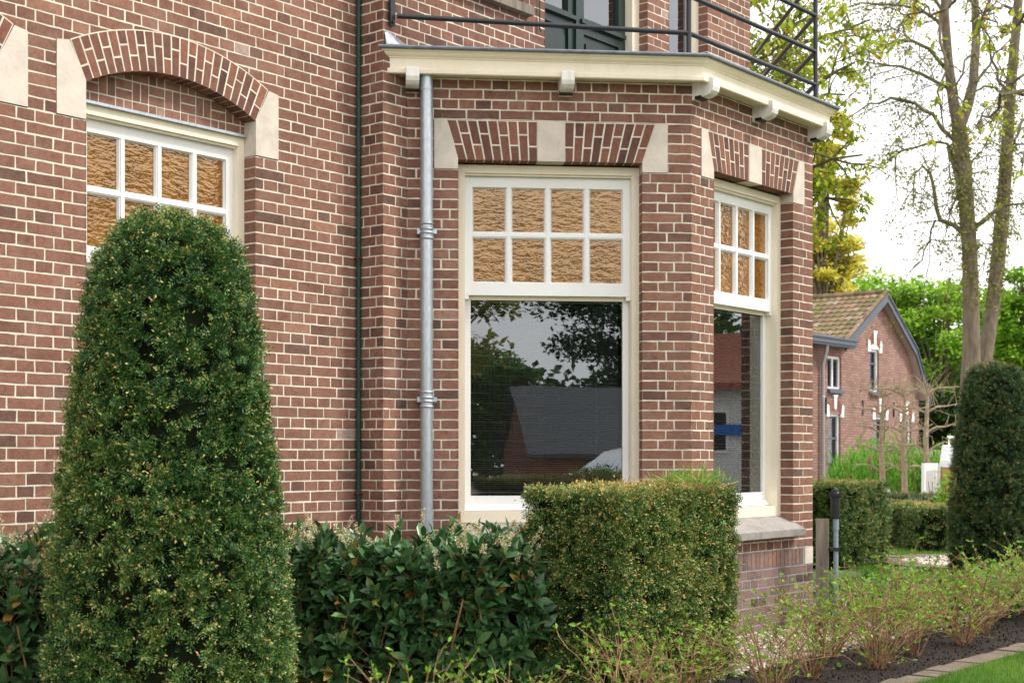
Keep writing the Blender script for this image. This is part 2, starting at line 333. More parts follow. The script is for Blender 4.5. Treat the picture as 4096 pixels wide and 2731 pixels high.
# ================================================================== THE VILLA
villa = thing('brick_villa', 'large dark red brick villa with cream painted cornice and canted bay window', 'house', tuple(ORG), ANG)
CH = .0625; HD = .1056; J0 = .0098
def interval_sub(spans, holes):
    for (a, b) in holes:
        o = []
        for (p, q) in spans:
            if b <= p or a >= q: o.append((p, q)); continue
            if a > p: o.append((p, a))
            if b < q: o.append((b, q))
        spans = o
    return spans
def brickface(name, L0, L1, z0, z1, holes, mat, mort, loc, rz, parent=villa, proud=.0018, parity=0, tshift=0, back=None, start=None):
    """bricks laid in cross bond on local plane y=0 (outward -y). holes: functions z->(a,b) or None"""
    mb = MB(); r0 = int(round(z0 / CH)); r1 = int(math.ceil((z1 - 1e-6) / CH))
    st = L0 if start is None else start
    for r in range(r0, r1):
        za, zb = r * CH, min((r + 1) * CH, z1); eps = .0005
        hs = []
        for h in holes:
            ha, hb = h(za + eps), h(zb - eps)
            if ha is None and hb is None: continue
            if ha is None: c_ = (hb[0] + hb[1]) / 2; ha = (c_, c_)
            if hb is None: c_ = (ha[0] + ha[1]) / 2; hb = (c_, c_)
            hs.append((ha, hb))
        hs.sort(key=lambda q: q[0][0] + q[0][1])
        sp = []; ca = cb = L0
        for (ha, hb) in hs:
            sp.append((ca, ha[0], cb, hb[0])); ca, cb = ha[1], hb[1]
        sp.append((ca, L1, cb, L1))
        # joints
        js = []
        p = (r + parity) % 2; x = st
        if p == 0:
            k_ = math.floor((L0 - st) / HD) - 1; js = [st + HD * i for i in range(k_, int((L1 - st) / HD) + 2)]
        else:
            off = 1.5 * HD + (HD if (r // 2) % 2 and random.random() < .6 else 0)
            js = [st] + [st + off + 2 * HD * i for i in range(-int((st - L0) / (2 * HD)) - 2, int((L1 - st) / (2 * HD)) + 2)]
            if off > 2 * HD: js.append(st + 1.5 * HD)
            js = sorted(j for j in js if abs(j - st) < .001 or j > st + .05 or st > L0 + .01)
        js = [j + random.uniform(-.004, .004) for j in js]
        for (a0, b0, a1, b1) in sp:
            if b0 - a0 < .004 and b1 - a1 < .004: continue
            mb.quad((a0, 0, za), (b0, 0, za), (b1, 0, zb), (a1, 0, zb), 1)
            if back: pass
            cuts = [min(a0, a1)] + [j for j in js if min(a0, a1) + .05 < j < max(b0, b1) - .05] + [max(b0, b1)]
            for c0, c1 in zip(cuts[:-1], cuts[1:]):
                if c1 - c0 < .02: continue
                e = J0 / 2
                lo0 = max(c0 + e, a0 + (e if c0 == cuts[0] else 0)); hi0 = min(c1 - e, b0)
                lo1 = max(c0 + e, a1 + (e if c0 == cuts[0] else 0)); hi1 = min(c1 - e, b1)
                if c0 == cuts[0]: lo0, lo1 = a0 + .001, a1 + .001
                if c1 == cuts[-1]: hi0, hi1 = b0 - .001, b1 - .001
                if hi0 - lo0 < .012 and hi1 - lo1 < .012: continue
                hi0 = max(hi0, lo0 + .002); hi1 = max(hi1, lo1 + .002)
                jz = lambda: random.uniform(-.0017, .0017)
                zz0, zz1 = za + e, zb - e
                y_ = -proud + random.uniform(-.0008, .0008); tt = min(.93, max(.05, random.gauss(.5, .17)))
                if random.random() < .006: tt = 1
                if random.random() < .05: tt = random.uniform(.02, .18)
                xm = [.33, .67]
                fr = [(lo0 + jz(), y_, zz0 + jz())] + [(lo0 + (hi0 - lo0) * q, y_, zz0 + jz()) for q in xm] + [(hi0 + jz(), y_, zz0 + jz()), (hi1 + jz(), y_, zz1 + jz())] + [(lo1 + (hi1 - lo1) * q, y_, zz1 + jz()) for q in xm[::-1]] + [(lo1 + jz(), y_, zz1 + jz())]
                bk = [(p_[0], .001, p_[2]) for p_ in fr]; k_ = len(fr)
                mb.add(fr + bk, [tuple(range(k_))] + [(i, i + k_, (i + 1) % k_ + k_, (i + 1) % k_) for i in range(k_)], 0, min(1, max(0, tt + tshift)))
    return mb.build(name, [mat, mort], parent, loc=loc, rz=rz)
def rect(a, b, z0, z1): return lambda z: (a, b) if z0 <= z <= z1 else None
def poly_hole(pts):
    def f(z):
        xs = []
        for (x0, z0), (x1, z1) in zip(pts, pts[1:] + pts[:1]):
            if (z0 <= z < z1) or (z1 <= z < z0): xs.append(x0 + (x1 - x0) * (z - z0) / (z1 - z0))
        return (min(xs), max(xs)) if len(xs) >= 2 else None
    return f
def lerp(a, b, t): return a + (b - a) * t
def voussoirs(name, quads, mat, mort, loc, rz, y0=-.0016, y1=.11, jt=.0052, parent=villa, ym=0):
    """quads: list of (lo_left, lo_right, hi_right, hi_left) points (x,z); each split in two bricks"""
    mb = MB(); body = []
    for i, (a, b, c, d) in enumerate(quads):
        w_ = math.dist(a, b); w2 = math.dist(c, d)
        fr = (.36, .64)[i % 2] + random.uniform(-.02, .02); hgt = math.dist(a, d)
        mb.prism([a, b, c, d], ym, y1 - .002, 1)
        for f0, f1 in ((0, fr), (fr, 1)):
            e0, e1 = (jt / hgt, jt / hgt)
            if f0 == 0: e0 = -.004 / hgt
            if f1 == 1: e1 = jt / hgt * 1.2
            g0, g1 = f0 + e0, f1 - e1
            P = lambda u, v: (lerp(lerp(a[0], b[0], u), lerp(d[0], c[0], u), v), lerp(lerp(a[1], b[1], u), lerp(d[1], c[1], u), v))
            u0 = jt / w_; u1 = jt / w2
            q = [P(u0 + random.uniform(-.02, .02), g0), P(1 - u0 + random.uniform(-.02, .02), g0), P(1 - u1, g1), P(u1, g1)]
            mb.prism(q, y0 + random.uniform(-.0006, .0006), y1 - .004, 0, min(1, max(0, random.gauss(.5, .25))))
    return mb.build(name, [mat, mort], parent, loc=loc, rz=rz)
def stoneblock(pts, loc, rz, y0=-.006, y1=.12):
    mb = MB(); mb.prism(pts, y0, y1); return mb.build('quoin_stone', M['stone'], villa, loc=loc, rz=rz)

FM = dict(loc=(0, .2196, 0), rz=0); FS = dict(loc=(0, .2196, 0), rz=R(-90)); FP = dict(loc=(0, 0, 0), rz=0)
FC = dict(loc=(.2117, 0, 0), rz=R(-45)); FF = dict(loc=(1.4844, -1.2727, 0), rz=0); FR = dict(loc=(3.1069, -1.2727, 0), rz=R(45)); FE = dict(loc=(4.42, 0, 0), rz=R(90))
SB = .6875   # underside of the stone sills
# --- main wall, left of the pier, with two arched windows
ZC, RI, RO = 2.104, 1.18, 1.395
def arch_parts(cx):
    """window opening, arch ring and two springer stones centred on cx"""
    hw = .565
    def ring(z):
        if z < 2.9375: return None
        if z < 3.3125:
            # stones from +-.74
            k = .738
            return (cx - k, cx + k)
        z = (math.floor(z / CH) + 1) * CH
        q = RO * RO - (z - ZC) ** 2
        return (cx - math.sqrt(q), cx + math.sqrt(q)) if q > 0 else None
    holes = [ring, rect(cx - hw, cx + hw, SB, 2.9375)]
    # small brick piece beside the springers handled by stone width
    return holes
h1 = arch_parts(-1.3865); h2 = arch_parts(-3.02)
brickface('brick_wall', -9.0, 0, -.125, 6.25, h1 + h2 + arch_parts(-4.655), M['brick'], M['mortar'], **FM)
for cx in (-1.3865, -3.02, -4.655):
    hw = .565
    a0 = math.acos(hw / RI); a1 = math.acos(.657 / RO)
    N_ = 23; qs = []
    for i in range(N_):
        f0, f1 = i / N_, (i + 1) / N_
        A = lambda f, r_, a_: (cx + r_ * math.cos(math.pi - a_ - f * (math.pi - 2 * a_)), ZC + r_ * math.sin(math.pi - a_ - f * (math.pi - 2 * a_)))
        qs.append((A(f0, RI, a0), A(f1, RI, a0), A(f1, RO, a1), A(f0, RO, a1)))
    voussoirs('arch', qs, M['archbrick'], M['mortar'], y0=-.0052, ym=-.0036, **FM)
    for sg in (-1, 1):
        pts = [(cx + sg * .565, 2.942), (cx + sg * .735, 2.942), (cx + sg * .735, 3.318), (cx + sg * .662, 3.330), (cx + sg * .565, 3.142)]
        if sg < 0: pts = pts[::-1]
        stoneblock(pts, y1=.115, **FM)
    # basket weave brick infill under the arch
    mb = MB(); P_ = .106
    mb.box(cx - .60, cx + .60, .102, .14, 3.04, 3.32, 1)
    for i in range(12):
        for k in range(3):
            x0 = cx - .63 + i * P_; z0 = 3.045 + k * P_ - .03; e = .0045
            if (i + k) % 2:
                cells = [(x0 + e, x0 + P_ / 2 - e, z0 + e, z0 + P_ - e), (x0 + P_ / 2 + e, x0 + P_ - e, z0 + e, z0 + P_ - e)]
            else:
                cells = [(x0 + e, x0 + P_ - e, z0 + e, z0 + P_ / 2 - e), (x0 + e, x0 + P_ - e, z0 + P_ / 2 + e, z0 + P_ - e)]
            for c in cells: mb.box(c[0], c[1], .0985, .13, c[2], c[3], 0, min(1, max(0, random.gauss(.62, .2))))
    mb.build('arch_infill', [M['brick'], M['mortar']], villa, **FM)

# --- pier side and front, upper wall
brickface('brick_pier', 0, .2196, -.125, 6.25, [], M['brick'], M['mortar'], parity=1, tshift=-.12, **FS)
UP = [rect(1.593, 2.870, 0, 6.0), rect(3.166, 3.738, 0, 6.0), rect(.40, 1.36, 4.2875, 6.0), rect(.2117, 4.42, -1, 3.6875)]
brickface('upper_wall', 0, 4.42, -.125, 6.25, UP, M['brick'], M['mortar'], parity=0, **FP)
brickface('end_wall', 0, 7.0, -.125, 6.25, [], M['brick'], M['mortar'], parity=1, **FE)
# --- canted bay: left face, front face, right face
def bay_holes(o0, o1, key0, key1, Lw, skew=.075):
    s0, s1 = .113 if Lw < 1.7 else .16, Lw - (.13 if Lw < 1.7 else .148)
    return s0, s1
def bay_face(F, Lw, o0, o1, par):
    s0 = o0 - .152; s1 = o1 + .165
    k0, k1 = (o0 + o1) / 2 - .083, (o0 + o1) / 2 + .088
    hol = [rect(o0, o1, SB, 3.0), rect(s0, s1, 3.0, 3.3125), rect(0, Lw, .4375, .5625)]
    brickface('bay_wall', 0, Lw, .5625, 3.6875, hol, M['brick'], M['mortar'], parity=par, tshift=-.05, **F)
    brickface('bay_plinth', 0, Lw, -.125, .4375, [], M['plinthbrick'], M['mortargrey'], parity=par, **F)
    # soldier course between corner stones
    mb = MB(); mb.quad((0, 0, .4375), (Lw, 0, .4375), (Lw, 0, .5625), (0, 0, .5625), 1)
    x = .125
    while x < Lw - .16:
        mb.box(x + .004, x + .052, -.0035 + random.uniform(-.001, .001), .002, .4375 + .006, .5625 - .006, 0, random.uniform(.2, .95)); x += .0565
    mb.box(0, .118, -.004, .002, .442, .558, 2); mb.box(Lw - .118, Lw, -.004, .002, .442, .558, 2)
    mb.build('soldier_course', [M['plinthbrick'], M['mortargrey'], M['stone']], villa, **F)
    # flat arch
    TL, TR = s0 + .08, s1 - .08; n1 = max(7, int(round((k0 - (o0 + TL) / 2) / .0595))); qs = []
    for i in range(n1):
        f0, f1 = i / n1, (i + 1) / n1
        qs.append(((lerp(o0, k0, f0), 3.064), (lerp(o0, k0, f1), 3.064), (lerp(TL, k0, f1), 3.3105), (lerp(TL, k0, f0), 3.3105)))
    voussoirs('flat_arch', qs, M['archbrick'], M['mortar'], **F); qs = []
    for i in range(n1):
        f0, f1 = i / n1, (i + 1) / n1
        qs.append(((lerp(k1, o1, f0), 3.064), (lerp(k1, o1, f1), 3.064), (lerp(k1, TR, f1), 3.3105), (lerp(k1, TR, f0), 3.3105)))
    voussoirs('flat_arch', qs, M['archbrick'], M['mortar'], **F)
    stoneblock([(s0 + .003, 3.003), (o0, 3.003), (o0, 3.066), (TL, 3.3105), (s0 + .003, 3.3105)], **F)
    stoneblock([(k0, 3.060), (k1, 3.060), (k1, 3.3105), (k0, 3.3105)], **F)
    stoneblock([(o1, 3.003), (s1 - .003, 3.003), (s1 - .003, 3.3105), (TR, 3.3105), (o1, 3.066)], **F)
bay_face(FC, 1.80, .316, 1.484, 0); bay_face(FF, 1.6225, .262, 1.328, 1); bay_face(FR, 1.80, .316, 1.484, 0)

# --- jamb reveals (brick returns beside the openings)
def reveal(F, x, side, z0, z1, dep=.115, mat='brick', parity=0):
    """side=+1: right jamb, faces -x ; side=-1: left jamb, faces +x"""
    mb = MB(); r = int(round(z0 / CH))
    while r * CH < z1 - .001:
        za, zb = r * CH, min((r + 1) * CH, z1); X = x - side * .0; e = J0 / 2
        mb.add([(X, -.002, za), (X, dep, za), (X, dep, zb), (X, -.002, zb)], [(0, 1, 2, 3)], 1)
        pr = .003 * side; t_ = min(1, max(0, random.gauss(.35, .18)))
        cuts = [(-.0035, dep)] if (r + parity) % 2 == 0 else [(-.0035, dep)]
        for (ya, yb) in cuts:
            mb.box(min(X, X - pr), max(X, X - pr), ya, yb, za + e, zb - e, 0, t_)
        r += 1
    mb.build('jamb', [M[mat], M['mortar']], villa, **F)
reveal(FM, -.8215, 1, SB, 2.9375); reveal(FM, -1.9515, -1, SB, 2.9375); reveal(FM, -3.02 + .565, 1, SB, 2.9375); reveal(FM, -3.02 - .565, -1, SB, 2.9375)
reveal(FC, .316, -1, SB, 3.0); reveal(FC, 1.484, 1, SB, 3.0); reveal(FF, .262, -1, SB, 3.0); reveal(FF, 1.328, 1, SB, 3.0)
reveal(FR, .316, -1, SB, 3.0); reveal(FR, 1.484, 1, SB, 3.0)
reveal(FP, 2.870, 1, 3.6875, 6.0); reveal(FP, 1.593, -1, 3.6875, 6.0); reveal(FP, 3.738, 1, 3.6875, 6.0); reveal(FP, 3.166, -1, 3.6875, 6.0); reveal(FP, 1.36, 1, 4.2875, 6.0); reveal(FP, .40, -1, 4.2875, 6.0)

# --- sash windows
def frame_rect(mb, x0, x1, z0, z1, w_, y0, y1, wt=None, wb=None, mat=0):
    wt = w_ if wt is None else wt; wb = w_ if wb is None else wb
    mb.box(x0, x0 + w_, y0, y1, z0, z1, mat); mb.box(x1 - w_, x1, y0, y1, z0, z1, mat)
    mb.box(x0 + w_, x1 - w_, y0, y1, z1 - wt, z1, mat); mb.box(x0 + w_, x1 - w_, y0, y1, z0, z0 + wb, mat)
def sash_window(F, o0, o1, label, blind=None, ledge=False, zb=.79, sillw=None):
    Y = .095; fo0, fo1 = o0 + .002, o1 - .002; so0, so1 = o0 + .048, o1 - .05
    mb = MB()
    mb.box(fo0, so0 + .002, Y, Y + .13, zb, 3.050); mb.box(so1 - .002, fo1, Y, Y + .13, zb, 3.050)
    mb.box(so0 + .002, so1 - .002, Y, Y + .13, 3.006, 3.050)
    mb.box(so0 - .008, so1 + .008, Y - .006, Y + .006, 2.998, 3.008)       # planted moulding below the head
    mb.box(so0 + .002, so1 - .002, Y + .010, Y + .13, 2.986, 3.006)
    mb.box(so0 + .002, so1 - .002, Y + .004, Y + .13, zb, .862)            # bottom rail of the box frame
    mb.box(so0 + .002, so1 - .002, Y + .085, Y + .11, 2.205, 2.232)        # parting strip seen under the upper sash
    win = mb.build('window', M['cream'], villa, **F); tag(win, label, None)
    # upper sash with eight amber lights
    us = MB(); Y2 = Y + .042; px0, px1 = so0 + .052, so1 - .052; z0, z1 = 2.232, 2.984; pt, pb = 2.918, 2.312
    us.box(so0, px0, Y2, Y2 + .04, z0, z1); us.box(px1, so1, Y2, Y2 + .04, z0, z1)
    us.box(px0, px1, Y2, Y2 + .04, pt, z1); us.box(px0, px1, Y2, Y2 + .04, z0, pb)
    pitch = (px1 - px0 + .036) / 4; zc = (pt + pb) / 2
    for i in range(1, 4):
        xm = px0 + i * pitch - .018
        us.box(xm - .017, xm + .017, Y2 + .006, Y2 + .03, pb, pt); us.box(xm - .010, xm + .010, Y2, Y2 + .006, pb, pt)
    xs = [px0] + [px0 + i * pitch - .018 for i in (1, 2, 3)] + [px1]
    for i in range(4):
        a_, b_ = xs[i] + (.017 if i else 0), xs[i + 1] - (.017 if i < 3 else 0)
        us.box(a_, b_, Y2 + .006, Y2 + .03, zc - .017, zc + .017)
        us.box(a_ + (-.007 if i else 0), b_ + (.007 if i < 3 else 0), Y2 + .001, Y2 + .006, zc - .010, zc + .010)
    # bevelled glazing beads round every light
    for i in range(4):
        a_, b_ = xs[i] + (.017 if i else 0), xs[i + 1] - (.017 if i < 3 else 0)
        for (q0, q1) in ((pb, zc - .017), (zc + .017, pt)):
            bw = .008; yo, yi = Y2 + .008, Y2 + .022
            O_ = [(a_, yo, q0), (b_, yo, q0), (b_, yo, q1), (a_, yo, q1)]; I_ = [(a_ + bw, yi, q0 + bw), (b_ - bw, yi, q0 + bw), (b_ - bw, yi, q1 - bw), (a_ + bw, yi, q1 - bw)]
            us.add(O_ + I_, [(0, 1, 5, 4), (1, 2, 6, 5), (2, 3, 7, 6), (3, 0, 4, 7)])
    for xh in (so0, so1 - .03): us.box(xh, xh + .03, Y2 + .002, Y2 + .038, z0 - .025, z0)     # sash horns
    us_o = us.build('sash', M['white'], win); tag(us_o, 'upper sash divided into eight amber lights', None)
    gl = MB(); gl.quad((px0, Y2 + .023, pb), (px1, Y2 + .023, pb), (px1, Y2 + .023, pt), (px0, Y2 + .023, pt)); g_ = gl.build('pane', M['amber'], win); tag(g_, 'rippled amber glass panes', None)
    # lower sash
    ls = MB(); Y3 = Y + .09; gx0, gx1 = so0 + .044, so1 - .044; gz0, gz1 = .957, 2.205
    ls.box(so0 + .004, gx0, Y3, Y3 + .04, .862, 2.232); ls.box(gx1, so1 - .004, Y3, Y3 + .04, .862, 2.232)
    ls.box(gx0, gx1, Y3, Y3 + .04, .862, gz0); ls.box(gx0, gx1, Y3, Y3 + .04, gz1, 2.232)
    ls.add([(so0 + .004, Y3 - .035, .866), (so1 - .004, Y3 - .035, .866), (so1 - .004, Y3 - .002, .905), (so0 + .004, Y3 - .002, .905), (so0 + .004, Y3, .863), (so1 - .004, Y3, .863)],
           [(0, 1, 2, 3), (5, 1, 0, 4), (0, 3, 4), (1, 5, 2)])
    tag(ls.build('sash', M['white'], win), 'lower sash with one large clear pane', None)
    gl = MB(); gl.quad((gx0, Y3 + .02, gz0), (gx1, Y3 + .02, gz0), (gx1, Y3 + .02, gz1), (gx0, Y3 + .02, gz1)); g_ = gl.build('pane', M['glass'], win); tag(g_, 'clear lower pane mirroring the garden', None)
    # stone sill
    mb = MB(); zf = .702
    prof = [(.125, .790), (.095, .788), (-.085, zf), (-.085, .656), (-.078, .650), (.0, .650), (.0, SB), (.125, SB)]
    for (xa, xb, p_) in ((o0, o1, prof),):
        k = len(p_); v = [(xa, y, z) for y, z in p_] + [(xb, y, z) for y, z in p_]
        f = [(i, (i + 1) % k, (i + 1) % k + k, i + k) for i in range(k)]; f = [q[::-1] for q in f] + [tuple(range(k)), tuple(range(2 * k - 1, k - 1, -1))]
        mb.add(v, f)
    for (xa, xb) in ((o0 - .032, o0), (o1, o1 + .032)):
        p_ = [(-.003, .7405), (-.085, zf), (-.085, .656), (-.078, .650), (-.003, .650)]
        k = len(p_); v = [(xa, y, z) for y, z in p_] + [(xb, y, z) for y, z in p_]
        f = [(i, (i + 1) % k, (i + 1) % k + k, i + k) for i in range(k)]; f = [q[::-1] for q in f] + [tuple(range(k)), tuple(range(2 * k - 1, k - 1, -1))]
        mb.add(v, f)
    mb.build('window_sill', M['sill'], win)
    return win
sash_window(FM, -1.9515, -.8215, 'tall sash window under the brick arch behind the cone topiary')
sash_window(FM, -3.02 - .565, -3.02 + .565, 'arched sash window at the far left')
sash_window(FM, -4.655 - .565, -4.655 + .565, 'arched sash window beyond the left edge')
sash_window(FC, .316, 1.484, 'sash window in the left cant of the bay')
sash_window(FF, .262, 1.328, 'sash window in the front of the bay')
sash_window(FR, .316, 1.484, 'sash window in the right cant of the bay')
# zinc strip over the arched window
for cx in (-1.3865, -3.02):
    mb = MB(); mb.box(cx - .575, cx + .572, .070, .11, 3.0515, 3.066); mb.build('lead_strip', M['zinc'], villa, **FM)

# venetian blinds hanging inside the two bay windows
def blind(F, o0, o1, label):
    root = thing('venetian_blind', label, 'blind', (0, 0, 0))
    # face transform in world space
    base = Matrix.Translation(ORG) @ Matrix.Rotation(ANG, 4, 'Z') @ Matrix.Translation(F['loc']) @ Matrix.Rotation(F['rz'], 4, 'Z')
    root.matrix_world = base @ Matrix.Translation(((o0 + o1) / 2, .27, .97))
    hw = (o1 - o0) / 2 - .11; mb = MB(); z = .02
    while z < 1.22:
        mb.add([(-hw, -.007, z - .003), (hw, -.007, z - .003), (hw, .007, z + .003), (-hw, .007, z + .003)], [(0, 1, 2, 3)]); z += .0135
    mb.build('slats', M['blind'], root)
    mb = MB(); mb.box(-hw, hw, -.012, .012, 1.225, 1.25); mb.build('head_rail', M['blind'], root); mb = MB(); mb.box(-hw, hw, -.010, .010, 0, .012); mb.build('bottom_rail', M['blind'], root)
    for x in (-hw * .75, -hw * .1, hw * .7):
        mb = MB(); mb.tube([(x, -.012, .005), (x, -.012, 1.23)], .0012, 4); mb.build('cord', M['blind'], root)
blind(FC, .316, 1.484, 'horizontal slat blind behind the large bay window facing the camera')
blind(FF, .262, 1.328, 'horizontal slat blind behind the narrow right bay window')

# --- interior shell so rooms are dark and closed
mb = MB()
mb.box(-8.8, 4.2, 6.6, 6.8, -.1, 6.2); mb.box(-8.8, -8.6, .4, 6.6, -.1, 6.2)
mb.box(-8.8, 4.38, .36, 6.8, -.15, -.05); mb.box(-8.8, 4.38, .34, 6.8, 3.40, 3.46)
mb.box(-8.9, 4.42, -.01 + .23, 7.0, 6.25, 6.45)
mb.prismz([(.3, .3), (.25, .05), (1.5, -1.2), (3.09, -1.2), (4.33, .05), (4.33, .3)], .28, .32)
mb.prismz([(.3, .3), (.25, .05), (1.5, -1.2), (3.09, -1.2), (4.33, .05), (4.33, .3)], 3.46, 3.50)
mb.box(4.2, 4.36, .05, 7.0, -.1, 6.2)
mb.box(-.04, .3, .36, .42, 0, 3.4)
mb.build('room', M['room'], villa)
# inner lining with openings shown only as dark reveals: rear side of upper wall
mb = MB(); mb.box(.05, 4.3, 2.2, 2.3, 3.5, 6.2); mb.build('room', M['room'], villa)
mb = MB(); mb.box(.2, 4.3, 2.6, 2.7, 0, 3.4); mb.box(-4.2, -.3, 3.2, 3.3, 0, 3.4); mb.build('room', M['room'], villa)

# --- bay roof, cornice and consoles
J, K_, L_, E_ = (.2117, 0), (1.4844, -1.2727), (3.1069, -1.2727), (4.3797, 0)
BIS = [(-1.4142, 0), (-.4142, -1), (.4142, -1), (1.4142, 0)]
def off(c): return [(p[0] + b_[0] * c, p[1] + b_[1] * c) for p, b_ in zip((J, K_, L_, E_), BIS)]
def sweep(mb, prof, mat=0, clipy=0):
    rows = []
    for c, z in prof: rows.append([(x, y, z) for x, y in off(c)])
    n0 = len(prof); vs = [rows[i][j] for j in range(4) for i in range(n0)]
    fs = [(j * n0 + i, j * n0 + i + 1, (j + 1) * n0 + i + 1, (j + 1) * n0 + i) for j in range(3) for i in range(n0 - 1)]
    fs += [tuple(range(n0 - 1, -1, -1)), tuple(range(3 * n0, 4 * n0))]
    mb.add(vs, [q[::-1] for q in fs], mat)
mb = MB()
sweep(mb, [(-.05, 3.574), (.098, 3.566), (.100, 3.560), (.120, 3.556), (.127, 3.562), (.128, 3.584), (.120, 3.590), (.111, 3.592), (.1115, 3.598), (.1115, 3.652), (.119, 3.654), (.121, 3.661), (.130, 3.664), (.140, 3.672), (.147, 3.684), (.158, 3.688), (.160, 3.697), (-.05, 3.699)])
cor = mb.build('cornice', M['cream'], villa)
mb = MB(); sweep(mb, [(-.05, 3.700), (.165, 3.698), (.173, 3.695), (.180, 3.700), (.182, 3.708), (.178, 3.716), (.170, 3.719), (.0, 3.722), (-.05, 3.723)])
tag(mb.build('roof', M['darkzinc'], villa), 'flat zinc roof edge over the bay', None)
mb = MB(); mb.prismz([(.15, .3), (.16, .0), (1.47, -1.24), (3.12, -1.24), (4.40, 0), (4.40, .3)], 3.66, 3.722); mb.build('roof', M['darkzinc'], villa)
def console(F, x):
    mb = MB(); w_ = .041
    prof = [(.01, 3.592), (-.150, 3.592), (-.156, 3.585), (-.157, 3.535), (-.150, 3.510), (-.132, 3.492), (-.115, 3.484), (-.075, 3.477), (-.070, 3.490), (-.025, 3.488), (-.022, 3.468), (.01, 3.464)]
    k = len(prof); v = [(x - w_, y, z) for y, z in prof] + [(x + w_, y, z) for y, z in prof]
    f = [(i, (i + 1) % k, (i + 1) % k + k, i + k) for i in range(k)] + [tuple(range(k))[::-1], tuple(range(k, 2 * k))]
    mb.add(v, f); o = mb.build('console', M['greywhite'], villa, **F)
    mb = MB(); mb.box(x - w_ - .001, x + w_ + .001, -.072, -.022, 3.470, 3.4885); mb.build('hollow_shade', M['plastic'], o)  # black block painted in as the shade of the notch
for F, x in ((FC, .03), (FC, .99), (FF, .045), (FF, .80), (FF, 1.585), (FR, .99), (FR, 1.77)): console(F, x)
# lead flashing against the pier
mb = MB(); pts = [(.015, 3.722), (.50, 3.722), (.42, 3.738), (.33, 3.742), (.27, 3.762), (.18, 3.765), (.09, 3.795), (.012, 3.812)]
mb.prism(pts, -.009, .002); mb.add([(.0, -.012, 3.80), (.06, -.016, 3.79), (.085, -.05, 3.735), (.0, -.03, 3.722)], [(0, 3, 2, 1)]); mb.build('flashing', M['lead'], villa)
# upstairs left window sill and window
mb = MB(); mb.box(.37, 1.405, -.06, .1, 4.222, 4.285); mb.build('window_sill', M['concrete'], villa)
def plain_window(x0, x1, z0, z1, label):
    mb = MB(); frame_rect(mb, x0 + .002, x1 - .002, z0, z1, .055, .085, .17); wn = mb.build('window', M['cream'], villa, **FP); tag(wn, label, None)
    mb = MB(); frame_rect(mb, x0 + .06, x1 - .06, z0 + .058, z1 - .06, .05, .12, .16); mb.build('sash', M['white'], wn)
    mb = MB(); mb.quad((x0 + .11, .14, z0 + .1), (x1 - .11, .14, z0 + .1), (x1 - .11, .14, z1 - .11), (x0 + .11, .14, z1 - .11)); mb.build('pane', M['glass'], wn)
plain_window(.40, 1.36, 4.287, 6.0, 'upstairs window over the grey sill'); plain_window(3.166, 3.738, 3.724, 6.0, 'narrow white window beside the balcony door')
# balcony door
mb = MB(); mb.box(2.79, 2.868, .085, .2, 3.724, 6.0); mb.box(1.595, 1.64, .085, .2, 3.724, 6.0); mb.box(2.83, 2.868, .075, .085, 3.724, 6.0)
df = mb.build('door_frame', M['cream'], villa, **FP)
mb = MB(); Yd = .15
for (x0, x1) in ((1.645, 2.150), (2.170, 2.785)):
    frame_rect(mb, x0, x1, 3.73, 5.95, .085, Yd, Yd + .045)
    mb.box(x0 + .085, x1 - .085, Yd, Yd + .045, 4.33, 4.45)
    mb.box(x0 + .02, x1 - .03, Yd - .035, Yd, 4.395, 4.425); mb.box(x0 + .085, x1 - .085, Yd + .02, Yd + .035, 3.8, 4.33)
    mb.box(x0 + .12, x1 - .12, Yd + .006, Yd + .02, 3.86, 4.27)
mb.box(2.135, 2.185, Yd - .02, Yd + .01, 3.73, 5.95)
dr = mb.build('door', M['darkgreen'], villa, **FP); tag(dr, 'dark green panelled balcony door with two leaves', None)
mb = MB()
for (x0, x1) in ((1.73, 2.065), (2.255, 2.70)): mb.quad((x0, Yd + .03, 4.45), (x1, Yd + .03, 4.45), (x1, Yd + .03, 5.86), (x0, Yd + .03, 5.86))
mb.build('pane', M['glass'], dr)
# hooks
mb = MB(); mb.tube([(1.515, -.02, 6.0), (1.515, -.02, 4.16), (1.508, -.035, 4.145), (1.49, -.04, 4.155)], .0045, 6); mb.build('hook', M['greenpipe'], villa); mb = MB(); mb.tube([(2.96, -.01, 3.74), (2.96, -.02, 3.83), (2.95, -.03, 3.845)], .006, 6); mb.build('hook', M['greenpipe'], villa)

# --- balcony railing
mb = MB(); KP = (1.484 + .012, -1.2727 + .028); LP = (3.107 + .008, -1.2927); RP = (4.50, -.02); r_ = .0155
levels = [3.890, 4.128, 4.388, 4.66]
for z in levels:
    mb.tube([(.075, -.045, z + .015), (KP[0], KP[1], z + .01)], r_, 10)
    mb.tube([(KP[0], KP[1], z + .01), (LP[0], LP[1], z)], r_, 10); mb.tube([(LP[0], LP[1], z), (RP[0], RP[1], z)], r_, 10)
    if z > 3.9 and z < 4.6: pass
for (x, y) in (KP, LP): mb.tube([(x, y, 3.715), (x, y, 4.66)], .0165, 10)
mb.box(.035, .075, -.03, -.012, 3.845, 4.70); mb.tube([(.055, -.03, 3.868), (.055, -.04, 3.868)], .012, 8)
rl = mb.build('railing', M['black'], villa, smooth=True)
# the first two upper rails of the left cant start above the picture: levels kept parallel

